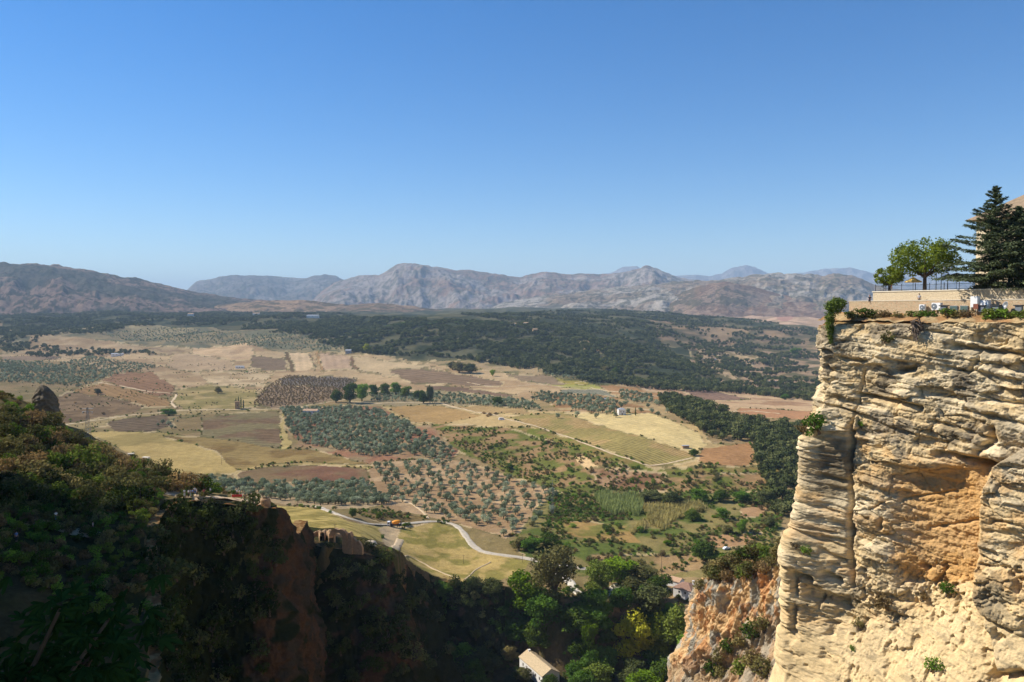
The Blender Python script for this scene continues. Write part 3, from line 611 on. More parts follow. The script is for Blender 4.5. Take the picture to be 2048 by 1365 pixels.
# shaded cliffs of the lookout bluff and of the crag under the ruined gate
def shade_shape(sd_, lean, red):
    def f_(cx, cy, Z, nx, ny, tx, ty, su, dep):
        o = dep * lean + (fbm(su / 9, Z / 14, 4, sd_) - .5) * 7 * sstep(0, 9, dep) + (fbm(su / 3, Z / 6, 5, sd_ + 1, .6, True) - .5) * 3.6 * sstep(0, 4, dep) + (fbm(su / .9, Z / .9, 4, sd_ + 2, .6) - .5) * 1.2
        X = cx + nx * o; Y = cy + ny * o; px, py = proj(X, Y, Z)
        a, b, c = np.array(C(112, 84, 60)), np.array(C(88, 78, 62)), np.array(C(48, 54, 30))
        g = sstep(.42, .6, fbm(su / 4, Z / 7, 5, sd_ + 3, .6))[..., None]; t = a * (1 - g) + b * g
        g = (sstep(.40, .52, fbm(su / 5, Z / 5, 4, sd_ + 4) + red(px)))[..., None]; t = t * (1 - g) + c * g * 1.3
        return X, Y, Z, t * .55  # rock tones scaled down, putting extra shade into the colour
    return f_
M_shade = attr_mat('shaded_cliff', ((.3, .15), (1.5, .2)), bump=.5, bump_scale=.9)
hz_ = lambda x, y, s: np.convolve(np.pad(bluff_top(x, y), 12, mode='edge'), np.ones(25) / 25, 'valid') - .3 - 9 * (1 - sstep(38, 60, s))
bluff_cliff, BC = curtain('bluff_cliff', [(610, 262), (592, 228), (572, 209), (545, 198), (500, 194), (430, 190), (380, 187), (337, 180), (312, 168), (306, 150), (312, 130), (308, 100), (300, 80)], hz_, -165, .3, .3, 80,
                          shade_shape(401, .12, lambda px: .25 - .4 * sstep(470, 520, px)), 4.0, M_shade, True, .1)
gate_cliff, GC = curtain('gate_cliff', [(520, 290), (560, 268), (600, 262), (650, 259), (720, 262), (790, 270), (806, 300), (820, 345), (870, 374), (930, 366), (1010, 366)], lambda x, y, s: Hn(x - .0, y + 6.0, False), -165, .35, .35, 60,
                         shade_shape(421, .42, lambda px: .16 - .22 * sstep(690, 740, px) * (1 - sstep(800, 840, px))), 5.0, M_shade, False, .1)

# the promontory is an unseen mass added left of the frame, shaped to shade the near slope
nb = np.array([(-122, 60), (-122, 176), (-215, 176), (-215, -10), (-70, -30), (-40, -30), (-26, -20), (-26, 26), (-44, 40), (-66, 46)], float)
nm = MB(); rr = random.Random(5); tops = []
def ring(z, g, j): return [(x * g + rr.uniform(-j, j), y + rr.uniform(-j, j), z + rr.uniform(-1, 1)) for x, y in nb]
levels = [ring(-170, 1.0, 2), ring(-60, 1.0, 2), ring(-8, 1.0, 1.5), ring(30, 1.02, 1.2), ring(42, 1.02, .5)]
vs = [[nm.bm.verts.new(p) for p in L] for L in levels]
for a, b in zip(vs[:-1], vs[1:]):
    for i in range(len(nb)): nm.bm.faces.new((a[i], a[(i + 1) % len(nb)], b[(i + 1) % len(nb)], b[i]))
nm.bm.faces.new(vs[-1])
tag(nm.build('shade_rock', simple('shade_rock_face', C(150, 120, 84), .95, .3, .2)), kind='structure')
# ------------------------------------------------------------------ foliage prototypes
def cloud(blobs, n, size, seed, shell=.62, tilt=.8, up=0.0, elong=1.5, squash=1.0):
    """n leaf-sized diamond faces scattered through the outer part of a set of blobs"""
    r = np.random.default_rng(seed); b = np.array(blobs, float); wgt = (b[:, 3] * b[:, 5]); k = r.choice(len(b), n, p=wgt / wgt.sum())
    d = r.normal(size=(n, 3)); d /= np.linalg.norm(d, axis=1)[:, None]
    rad = shell + (1 - shell) * r.random(n) ** .7; rad *= 1 + .12 * r.normal(size=n)
    c = b[k, :3] + d * b[k, 3:6] * rad[:, None]
    nr = d + tilt * r.normal(size=(n, 3)); nr[:, 2] += up; nr /= np.linalg.norm(nr, axis=1)[:, None]
    t = np.cross(nr, r.normal(size=(n, 3))); t /= np.linalg.norm(t, axis=1)[:, None]; s = np.cross(nr, t)
    sz = size * r.uniform(.55, 1.25, n)[:, None]
    v = np.stack([c - t * sz * elong / 1.5, c - s * sz * .6, c + t * sz * elong / 1.5, c + s * sz * .6], 1)
    return v.reshape(-1, 3), np.arange(n * 4).reshape(-1, 4)
def merge(parts):
    V, Fc, Mi, o = [], [], [], 0
    for v, f, mi in parts: V.append(v); Fc.append(f + o); Mi.append(np.full(len(f), mi)); o += len(v)
    return np.concatenate(V), np.concatenate(Fc), np.concatenate(Mi)
def tubes(segs, n=5):
    """tapered limbs as quads: segs = (a, b, ra, rb)"""
    V, Fc, o = [], [], 0
    for a, b, ra, rb in segs:
        a = np.array(a, float); b = np.array(b, float); d = b - a; L = np.linalg.norm(d)
        if L < 1e-6: continue
        d /= L; u = np.cross(d, (0, 0, 1) if abs(d[2]) < .9 else (1, 0, 0)); u /= np.linalg.norm(u); w = np.cross(d, u)
        th = np.arange(n) * 2 * math.pi / n; ring = np.cos(th)[:, None] * u + np.sin(th)[:, None] * w
        V += [a + ring * ra, b + ring * rb]; i = np.arange(n); Fc.append(np.stack([o + i, o + (i + 1) % n, o + n + (i + 1) % n, o + n + i], 1)); o += 2 * n
    return np.concatenate(V), np.concatenate(Fc)
def blobs_for(h, rad, n, seed, low=.45, flat=.75, core=.62):
    r = np.random.default_rng(seed); out = [(0, 0, h * (1 + low) / 2, rad * core, rad * core, h * (1 - low) / 2)]
    for i in range(n):
        a = i * 2.4 + r.uniform(-.4, .4); q = rad * r.uniform(.35, .72); s = rad * r.uniform(.3, .5); z = h * (low + (1 - low) * r.uniform(.15, .85))
        out.append((q * math.cos(a), q * math.sin(a), min(z, h - s * flat), s, s * r.uniform(.8, 1.1), s * flat))
    return out
def tree_mesh(name, h, rad, nb, nl, ls, seed, leafm, barkm, low=.35, flat=.8, tilt=.8, trunk_r=.06, blobs=None, shell=.6, split=False, limbs=5):
    bl = blobs or blobs_for(h, rad, nb, seed, low, flat)
    cv, cf = cloud(bl, nl, ls, seed, shell, tilt)
    fork = (0, 0, h * low * .75); tr = rad * trunk_r * 2
    segs = [((0, 0, -.4), fork, tr, tr * .75)]
    for b in bl[1:1 + limbs]: segs.append((fork, (b[0], b[1], b[2] + b[5] * .5), tr * .55, tr * .15))
    segs.append((fork, (0, 0, h * .8), tr * .6, tr * .15)); tv, tf = tubes(segs)
    if split: return mesh_np('crown', cv, cf, leafm), mesh_np('trunk', tv, tf, barkm)
    V, Fc, Mi = merge([(cv, cf, 0), (tv, tf, 1)]); me = mesh_np(name, V, Fc, leafm); me.materials.append(barkm); me.polygons.foreach_set('material_index', Mi.astype(np.int32)); return me
bark = simple('bark', C(92, 76, 60), .95, .3, 3)
G = lambda r, g, b: s2l(r, g, b, 1.0)
L_olive = leaf_mat('olive_leaves', G(142, 150, 118), G(112, 124, 88), G(160, 166, 138)); L_oak = leaf_mat('oak_leaves', G(94, 100, 58), G(68, 78, 44), G(108, 108, 66), .15, .1)
L_green = leaf_mat('green_leaves', G(92, 110, 46), G(64, 86, 34), G(112, 122, 52)); L_scrub = leaf_mat('scrub_leaves', G(112, 106, 66), G(86, 92, 50), G(132, 118, 74))
L_dry = leaf_mat('dry_leaves', G(128, 110, 76), G(106, 90, 62), G(144, 118, 74)); L_pine = leaf_mat('pine_needles', G(84, 102, 50), G(66, 84, 42), G(100, 116, 56), .15)
L_gold = leaf_mat('turning_leaves', G(150, 156, 46), G(110, 130, 40), G(170, 164, 50), .3, .25); L_deep = leaf_mat('broad_leaves', G(98, 128, 50), G(66, 98, 38), G(120, 146, 54), .25, .2)
L_euc = leaf_mat('drooping_leaves', G(104, 104, 60), G(80, 88, 48), G(124, 112, 70), .25, .3); L_reed = leaf_mat('reed_leaves', G(112, 130, 72), G(84, 108, 58), G(146, 148, 92), .3, .3)
L_tan = leaf_mat('straw_reed_leaves', G(166, 152, 96), G(140, 136, 80), G(178, 160, 104), .3, .3); L_bright = leaf_mat('bright_leaves', G(124, 150, 40), G(96, 126, 34), G(140, 156, 46), .3, .3)
olive_m = [tree_mesh('olive_tree', 4.4, 2.5, 6, 420, .34, 300 + i, L_olive, bark, .28) for i in range(4)]
olive_far_m = [tree_mesh('olive_tree', 4.4, 2.7, 5, 130, .62, 310 + i, L_olive, bark, .2) for i in range(3)]
oak_m = [tree_mesh('holm_oak', 7.2, 4.4, 6, 330, .75, 320 + i, L_oak, bark, .16) for i in range(4)]
almond_m = [tree_mesh('almond_tree', 3.9, 2.2, 5, 130, .34, 330 + i, L_dry, bark, .3) for i in range(3)]
shrub_m = [tree_mesh('shrub', 1.7, 1.3, 5, 330, .17, 340 + i, [L_scrub, L_green, L_dry, L_scrub, L_deep][i], bark, .04, .8) for i in range(5)]
duller = [tree_mesh('bush', 3.0, 2.3, 6, 460, .26, 380 + i, [L_scrub, L_dry, L_scrub, L_green, L_scrub][i], bark, .04, .85) for i in range(5)]
L_shade = leaf_mat('shade_dark_leaves', G(58, 72, 34), G(42, 56, 28), G(78, 84, 40), .15)  # darker bush leaves: deep shade is put into the leaf colour
shade_bush_m = [tree_mesh('bush', 3.2, 2.4, 6, 420, .3, 390 + i, [L_shade, L_shade, L_oak][i], bark, .05, .85) for i in range(3)]
bush_m = [tree_mesh('bush', 3.2, 2.4, 6, 420, .3, 350 + i, [L_green, L_scrub, L_deep, L_oak][i], bark, .05, .85) for i in range(4)]
def pine_mesh(seed):
    r = np.random.default_rng(seed); bl = [(0, 0, 9.2, 4.2, 4.2, 1.3)] + [(3.4 * math.cos(a), 3.4 * math.sin(a), 9 + r.uniform(-.4, .5), 2.2, 2.2, 1.1) for a in np.arange(6) * 1.05]
    return tree_mesh('stone_pine', 10.5, 5, 0, 520, .6, seed, L_pine, bark, .7, blobs=bl, trunk_r=.03)
pine_m = [pine_mesh(360 + i) for i in range(3)]
cyp_m = tree_mesh('cypress', 9, 1.0, 0, 300, .4, 370, L_oak, bark, .05, blobs=[(0, 0, 2.4, 1.0, 1.0, 2.2), (0, 0, 5, .85, .85, 2.6), (0, 0, 7.6, .5, .5, 2.0)])

# ------------------------------------------------------------------ scattering
def scatter(poly, sp, jit=.35, axis=None, seed=1, ymin=380, keep=1.0, mask=None):
    """world points on a jittered grid inside a field outlined in the photograph"""
    r = np.random.default_rng(seed); c = [at(x, y, ymin) for x, y in poly]
    xs = [p.x for p in c]; ys = [p.y for p in c]; x0, x1, y0, y1 = min(xs), max(xs), min(ys), max(ys)
    if axis: a = at(*axis[0], ymin); b = at(*axis[1], ymin); th = math.atan2(b.y - a.y, b.x - a.x)
    else: th = r.uniform(0, 3)
    cx, cy = (x0 + x1) / 2, (y0 + y1) / 2; Rr = math.hypot(x1 - x0, y1 - y0) / 2 + sp
    g = np.arange(-Rr, Rr, sp); u, v = np.meshgrid(g, g); u = u.ravel(); v = v.ravel()
    x = cx + u * math.cos(th) - v * math.sin(th); y = cy + u * math.sin(th) + v * math.cos(th)
    x = x + r.normal(size=x.shape) * sp * jit * .6; y = y + r.normal(size=x.shape) * sp * jit * .6
    m = (x > x0 - sp) & (x < x1 + sp) & (y > max(y0 - sp, 64)) & (y < y1 + sp) & (r.random(x.shape) < keep); x, y = x[m], y[m]
    if not len(x): return np.zeros((0, 3))
    z = Hn(x, y); px, py = proj(x, y, z); m = inpoly(poly, px, py) & (y > ymin)
    if mask is not None: m &= mask(x, y, px, py)
    m &= ~inpoly([(1655, 640), (2048, 640), (2048, 1365), (1590, 1365), (1600, 1000), (1635, 870), (1665, 800)], px, py)      # behind the great cliff
    return np.stack([x[m], y[m], z[m]], 1)
def gn_stuff(name, pts, srcs, smin, smax, seed, label=None, flat=1.0):
    """one object of kind stuff: a point per plant, each point an instance of one of the plant meshes"""
    pts = np.asarray(pts); r = np.random.default_rng(seed)
    me = bpy.data.meshes.new(name); me.vertices.add(len(pts)); me.vertices.foreach_set('co', pts.astype(np.float32).ravel())
    for an, arr in (('scl', r.uniform(smin, smax, len(pts))), ('rot', r.uniform(0, 6.28, len(pts)))):
        me.attributes.new(an, 'FLOAT', 'POINT').data.foreach_set('value', arr.astype(np.float32))
    me.attributes.new('pick', 'INT', 'POINT').data.foreach_set('value', r.integers(0, len(srcs), len(pts)).astype(np.int32))
    o = link(name, me); ng = bpy.data.node_groups.new(name, 'GeometryNodeTree')
    ng.interface.new_socket('Geometry', in_out='INPUT', socket_type='NodeSocketGeometry'); ng.interface.new_socket('Geometry', in_out='OUTPUT', socket_type='NodeSocketGeometry')
    gi = ng.nodes.new('NodeGroupInput'); go = ng.nodes.new('NodeGroupOutput'); ip = ng.nodes.new('GeometryNodeInstanceOnPoints'); g2i = ng.nodes.new('GeometryNodeGeometryToInstance')
    for s in reversed(srcs):
        oi = ng.nodes.new('GeometryNodeObjectInfo'); oi.inputs['Object'].default_value = s; oi.transform_space = 'ORIGINAL'; ng.links.new(oi.outputs['Geometry'], g2i.inputs[0])
    def attr(n, t):
        a = ng.nodes.new('GeometryNodeInputNamedAttribute'); a.data_type = t; a.inputs['Name'].default_value = n; return [q for q in a.outputs if q.enabled and q.name == 'Attribute'][0]
    ng.links.new(gi.outputs[0], ip.inputs['Points']); ng.links.new(g2i.outputs[0], ip.inputs['Instance']); ip.inputs['Pick Instance'].default_value = True
    ng.links.new(attr('pick', 'INT'), ip.inputs['Instance Index'])
    cx = ng.nodes.new('ShaderNodeCombineXYZ'); ng.links.new(attr('rot', 'FLOAT'), cx.inputs['Z'])
    if ip.inputs['Rotation'].type == 'ROTATION':
        er = ng.nodes.new('FunctionNodeEulerToRotation'); ng.links.new(cx.outputs[0], er.inputs[0]); ng.links.new(er.outputs[0], ip.inputs['Rotation'])
    else: ng.links.new(cx.outputs[0], ip.inputs['Rotation'])
    ng.links.new(attr('scl', 'FLOAT'), ip.inputs['Scale']); ng.links.new(ip.outputs[0], go.inputs[0])
    md = o.modifiers.new('plants', 'NODES'); md.node_group = ng
    return tag(o, kind='stuff')
REST = {}
def plant(name, meshes, pts, smin, smax, label, cat, group, seed=1):
    """every plant an object of its own; shares its mesh with its kind"""
    r = random.Random(seed); out = []
    for i, p in enumerate(pts):
        o = link(name, meshes[r.randrange(len(meshes))], None, p, r.uniform(0, 6.28)); s = r.uniform(smin, smax); o.scale = (s * r.uniform(.9, 1.1), s * r.uniform(.9, 1.1), s * r.uniform(.85, 1.12))
        tag(o, label(i) if callable(label) else label, cat, group); out.append(o)
    return out
def individuals(sets, limit):
    """sets: list of (pts, info); the nearest `limit` points become things, the rest are returned for the mass"""
    allp = np.concatenate([np.c_[p, np.full(len(p), i)] for i, (p, _) in enumerate(sets)]); allp = allp[np.argsort(np.hypot(allp[:, 0], allp[:, 1]))]
    near_, rest = allp[:limit], allp[limit:]
    return [(near_[near_[:, 3] == i][:, :3], info) for i, (_, info) in enumerate(sets)], rest[:, :3]

# ------ olive groves
og = [
 (scatter([(745, 930), (900, 925), (940, 935), (1010, 955), (1115, 988), (1105, 1030), (1010, 1075), (940, 1050), (870, 1033), (790, 1005), (765, 960)], 8.2, .45, ((900, 950), (1080, 1010)), 11, keep=.88), ('olive tree with a dark shadow on bare tan soil of the open slope grove', 'olive trees spread over the bare slope')),
 (scatter([(400, 958), (480, 963), (560, 968), (735, 966), (762, 988), (790, 1000), (770, 1010), (640, 1012), (520, 995), (420, 985)], 5.2, .5, ((450, 970), (740, 980)), 12, keep=.95), ('silvery olive tree packed in the grove below the oval red field', 'olive trees in the silvery grove')),
 (scatter([(560, 818), (690, 816), (760, 822), (800, 840), (850, 868), (912, 902), (900, 925), (820, 910), (745, 915), (660, 898), (600, 888), (575, 860)], 6.0, .5, ((600, 830), (800, 890)), 13, keep=.93), ('olive tree in the dense grove under the white farmhouse', 'olive trees in the farmhouse grove')),
]
og_far = [scatter(*a, **k) for a, k in [
 (([(745, 790), (860, 786), (1050, 803), (1085, 822), (860, 806), (740, 803)], 8.5, .45), dict(seed=14)), (([(1080, 785), (1200, 795), (1255, 812), (1220, 832), (1130, 818), (1060, 800)], 8.5, .5), dict(seed=15, keep=.8)),
 (([(200, 668), (330, 655), (480, 668), (640, 672), (740, 702), (600, 702), (480, 692), (250, 682)], 13, .4), dict(seed=16, ymin=1200, keep=.85)), (([(90, 735), (180, 715), (330, 735), (240, 748), (160, 775), (0, 765), (0, 728)], 10, .5), dict(seed=17, ymin=900)),
 (([(0, 722), (100, 727), (140, 745), (0, 745)], 10, .3), dict(seed=18, ymin=900)), (([(1060, 738), (1160, 745), (1210, 765), (1100, 755)], 12, .5), dict(seed=19, ymin=900)), (([(1230, 780), (1300, 790), (1320, 812), (1250, 806)], 9, .5), dict(seed=20, keep=.6)),
 (([(300, 850), (346, 838), (380, 850), (350, 862)], 9, .4), dict(seed=24, keep=.3))]]
sets, rest = individuals(og, 300)
for i, (p, (lab, grp)) in enumerate(sets): OL = plant('olive_tree', olive_m, p, .68, 1.32, lab, 'olive tree', grp, 40 + i)
olive_src = [bpy.data.objects['olive_tree'], bpy.data.objects['olive_tree.001'], bpy.data.objects['olive_tree.002'], bpy.data.objects['olive_tree.004']]
gn_stuff('olive_groves', np.concatenate([rest] + og_far), olive_src, .6, 1.35, 51)
# ------ almond orchard (bare brown crowns)
al = scatter([(530, 778), (572, 752), (715, 760), (695, 790), (640, 805), (560, 816), (505, 812)], 7.6, .3, ((540, 800), (690, 775)), 21, ymin=800)
sets, rest = individuals([(al, 0)], 120); AL = plant('almond_tree', almond_m, sets[0][0], .8, 1.15, 'brown almost leafless almond tree in the orchard behind the farmhouse', 'almond tree', 'almond trees in the brown orchard', 52)
if len(rest): gn_stuff('almond_orchard', rest, AL[:3], .8, 1.1, 53)
# ------ holm oak woods
def patchy(sc, lo, seed): return lambda x, y, px, py: fbm(x / sc, y / sc, 3, seed) > lo
ok = [scatter(*a, **k) for a, k in [
 (([(640, 642), (760, 636), (900, 643), (1050, 648), (1130, 650), (1230, 672), (1330, 700), (1400, 738), (1385, 775), (1310, 772), (1240, 768), (1180, 765), (1090, 748), (1000, 732), (900, 716), (780, 712), (710, 706), (650, 690), (600, 672)], 8.0, .6), dict(seed=31, ymin=1300, keep=.9, mask=patchy(45, .44, 5))),
 (([(-40, 622), (300, 625), (700, 628), (720, 645), (660, 672), (560, 668), (430, 655), (330, 650), (260, 655), (200, 668), (120, 668), (60, 690), (-40, 700)], 11, .6), dict(seed=32, ymin=1600, keep=.85, mask=patchy(70, .46, 6))),
 (([(920, 630), (1100, 624), (1230, 621), (1350, 628), (1500, 640), (1640, 662), (1650, 690), (1500, 692), (1400, 702), (1330, 700), (1200, 662), (1050, 647)], 12, .6), dict(seed=33, ymin=1600, keep=.85, mask=patchy(60, .5, 7))),
 (([(1390, 705), (1500, 692), (1650, 700), (1650, 800), (1560, 790), (1480, 785), (1390, 772)], 11, .6), dict(seed=34, ymin=1300, keep=.9, mask=patchy(60, .5, 8))),
 (([(0, 690), (60, 690), (180, 700), (290, 705), (350, 715), (240, 712), (100, 718), (0, 705)], 12, .6), dict(seed=35, ymin=1300, keep=.8, mask=patchy(40, .46, 9))),
 (([(1180, 762), (1400, 768), (1500, 780), (1640, 795), (1640, 805), (1480, 788), (1300, 780)], 9, .6), dict(seed=36, ymin=1200, keep=.8))]]
clump = scatter([(1320, 800), (1345, 795), (1390, 808), (1450, 825), (1475, 843), (1560, 850), (1640, 868), (1620, 935), (1520, 900), (1500, 885), (1420, 880), (1405, 865), (1370, 845), (1335, 822)], 8.5, .5, None, 37, ymin=500)
side = scatter([(1500, 880), (1620, 880), (1620, 960), (1600, 1040), (1550, 1030), (1525, 960)], 8, .5, None, 38, ymin=400)
sets, rest = individuals([(clump, ('dark round oak in the wood behind the small striped vineyard', 'oaks behind the small vineyard')), (side, ('dark oak on the slope beside the great cliff', 'oaks beside the great cliff'))] + [(p, ('holm oak at the lower edge of the dark wooded scarp', 'holm oaks along the wooded scarp')) for p in ok[:1]], 285)
for i, (p, (lab, grp)) in enumerate(sets): OK_ = plant('holm_oak', oak_m, p, .7, 1.45, lab, 'oak tree', grp, 60 + i)
gn_stuff('oak_woods', np.concatenate([rest] + ok[1:]), [bpy.data.objects['holm_oak'], bpy.data.objects['holm_oak.001'], bpy.data.objects['holm_oak.002'], bpy.data.objects['holm_oak.003']], .55, 1.6, 54)
# ------ stone pines along the ridge
pp = []
for px0, n, s in [(700, 7, 8), (738, 1, 1), (772, 8, 5), (822, 10, 6.2), (912, 2, 9), (935, 4, 7), (965, 7, 6.3)]:
    for k in range(n): y_ = 2300 + random.uniform(-30, 30); x_ = (px0 + k * s + random.uniform(-2, 2) - 1024) / F * y_; pp.append((x_, y_, zat(x_, y_) - .3))
plant('stone_pine', pine_m, pp, 1.0, 1.35, 'flat topped umbrella pine standing on the crest of the wooded ridge', 'pine tree', 'umbrella pines along the ridge crest', 55)
# ------------------------------------------------------------------ nearer vegetation
def split_tree(name, h, rad, nb, nl, ls, seed, leafm, low=.3, flat=.85, **k):
    cm, tm = tree_mesh(name, h, rad, nb, nl, ls, seed, leafm, bark, low, flat, split=True, **k); return (cm, tm, h, rad)
def put_tree(kind, proto, loc, h, w, label, cat, group=None, rz=None):
    cm, tm, ph, pr = proto; e = empty(kind, loc, random.uniform(0, 6.28) if rz is None else rz); e.scale = (w / 2 / pr, w / 2 / pr, h / ph)
    link('crown', cm, e); link('trunk', tm, e); return tag(e, label, cat, group)
broad = {k: [split_tree('t', 15, 6.2, 13, 4200, .48, 400 + i * 7 + j, m_, lo, .8, tilt=.75, shell=.7) for j in range(3)] for i, (k, m_, lo) in enumerate([('deep', L_deep, .14), ('bright', L_bright, .14), ('gold', L_gold, .12), ('oak', L_oak, .12), ('scrub', L_scrub, .1), ('green', L_green, .12)])}
broad['euc'] = [split_tree('t', 22, 7.5, 15, 4200, .5, 470 + j, L_euc, .22, 1.1, tilt=.9, shell=.5) for j in range(2)]
def hang(px, py, h, w, dy=0):     # crown centre at a pixel on the ground beneath: base lies h/2 lower
    return None
# trees of the gorge: (px, py of the foot, height m, width m, kind, label)
GT = [
 (1108, 1205, 27, 20, 'euc', 'tall dusky eucalyptus beside the bend of the lower road'),
 (1052, 1232, 19, 17, 'bright', 'bright yellow-green crown at the meadow edge, left of the tall eucalyptus'),
 (1090, 1258, 17, 15, 'deep', 'deep green tree directly below the tall eucalyptus'),
 (1035, 1290, 16, 17, 'deep', 'large green tree above the tiled stone house'),
 (1078, 1300, 14, 12, 'green', 'green tree standing over the dark hollow behind the tiled stone house'),
 (995, 1292, 13, 13, 'deep', 'dark green tree at the shadow edge, left of the tiled house trees'),
 (1196, 1186, 15, 13, 'green', 'tree with a trailing pale side between the two bends of the lower road'),
 (1238, 1172, 14, 16, 'bright', 'round yellow-green tree above the lower road'),
 (1288, 1178, 12, 17, 'scrub', 'brownish scrubby tree right of the round yellow-green one'),
 (1318, 1200, 12, 11, 'green', 'green tree hiding the left end of the white house'),
 (1262, 1205, 11, 13, 'scrub', 'pale olive tree below the round yellow-green one'),
 (1300, 1228, 14, 16, 'oak', 'dark tree just above the golden poplar'),
 (1340, 1246, 8, 10, 'deep', 'deep green tree below the white house'),
 (1270, 1318, 21, 17, 'gold', 'golden poplar glowing in the sun in the gorge'),
 (1318, 1312, 20, 15, 'gold', 'second golden poplar, the one nearer the orange crag'),
 (1352, 1300, 20, 13, 'green', 'green tree wedged between the golden poplars and the orange crag'),
 (1192, 1262, 13, 14, 'deep', 'broad green tree under the sunlit patch of the lower road'),
 (1152, 1272, 13, 14, 'green', 'olive green tree above the lane to the tiled house'),
 (1176, 1330, 19, 8, 'bright', 'narrow yellow-green weeping tree in the middle of the gorge'),
 (1210, 1338, 10, 12, 'deep', 'dark green tree at the foot of the golden poplar'),
 (1150, 1362, 9, 9, 'deep', 'small blue-green tree right of the tiled roof'),
 (1195, 1376, 11, 12, 'green', 'mottled green tree at the bottom edge, right of the small blue-green one'),
 (1330, 1385, 14, 17, 'green', 'wide light green tree at the foot of the orange crag'),
 (1290, 1398, 12, 14, 'bright', 'light green crown cut by the bottom edge beside the orange crag'),
 (908, 1292, 13, 13, 'green', 'sunlit green tree alone among the shadows of the gorge'),
 (958, 1342, 10, 19, 'oak', 'low dark spreading tree left of the tiled stone house'),
 (1020, 1322, 7, 8, 'scrub', 'small yellowish tree by the corner of the tiled house'),
 (770, 1372, 12, 14, 'green', 'yellow-green tree top rising from the deep shade at the bottom'),
 (1046, 1362, 6, 8, 'scrub', 'pale bush covering the near left corner of the tiled house'),
 (1100, 1384, 7, 9, 'green', 'green bush in front of the gable of the tiled house'),
 (880, 1365, 9, 11, 'green', 'small green crown in the shade below the lone sunlit tree'),
 (735, 1160, 5, 7, 'bright', 'bright green bush clinging below the ruined gate'),
 (705, 1222, 7, 9, 'scrub', 'olive coloured bush on the rock below the ruined gate'),
 (700, 1262, 8, 8, 'green', 'green bush low on the crag below the ruined gate'),
 (1408, 1122, 11, 13, 'green', 'tall loose tree on the terraces near the parked white car'),
 (1345, 1010, 9, 12, 'oak', 'biggest dark evergreen above the straw coloured reeds'),
 (1062, 1102, 8, 11, 'deep', 'dark tree where the white road leaves the meadow'),
 (1040, 1100, 7, 9, 'scrub', 'greyish tree left of the dark one by the white road'),
 (1098, 1098, 8, 12, 'green', 'bushy tree on the bank above the white road'),
]
for i, (px, py, h, w, k, lab) in enumerate(GT):
    p = at(px, py, 226 if py > 1150 else 240); p.z -= .5
    put_tree('tree' if k != 'euc' else 'eucalyptus_tree', random.choice(broad[k]), p, h, w * 1.12, lab, 'tree', 'large trees of the gorge')
# filling trees on the gorge floor, hardly told apart in the shade
r5 = random.Random(9); n = 0; placed = [(p[0], p[1]) for p in GT]
while n < 46:
    px = r5.uniform(820, 1380); py = r5.uniform(1205, 1400)
    if min((px - a) ** 2 + (py - b) ** 2 for a, b in placed) < 20 ** 2 or (1010 < px < 1130 and 1285 < py) or (1120 < px < 1180 and 1185 < py < 1240) or px < 870 and py < 1250 or (px > 1325 and py < 1262) or (1215 < px < 1260 and py > 1250): 
        placed = placed[:]; n += .02; continue
    placed.append((px, py)); p = at(px, py, 235); p.z -= .5; n += 1
    put_tree('tree', r5.choice(broad[r5.choice(['deep', 'oak', 'oak', 'green', 'deep'])]), p, r5.uniform(8, 13), r5.uniform(9, 14), 'dark green tree of the shaded thicket filling the gorge floor', 'tree', 'thicket trees of the gorge floor')
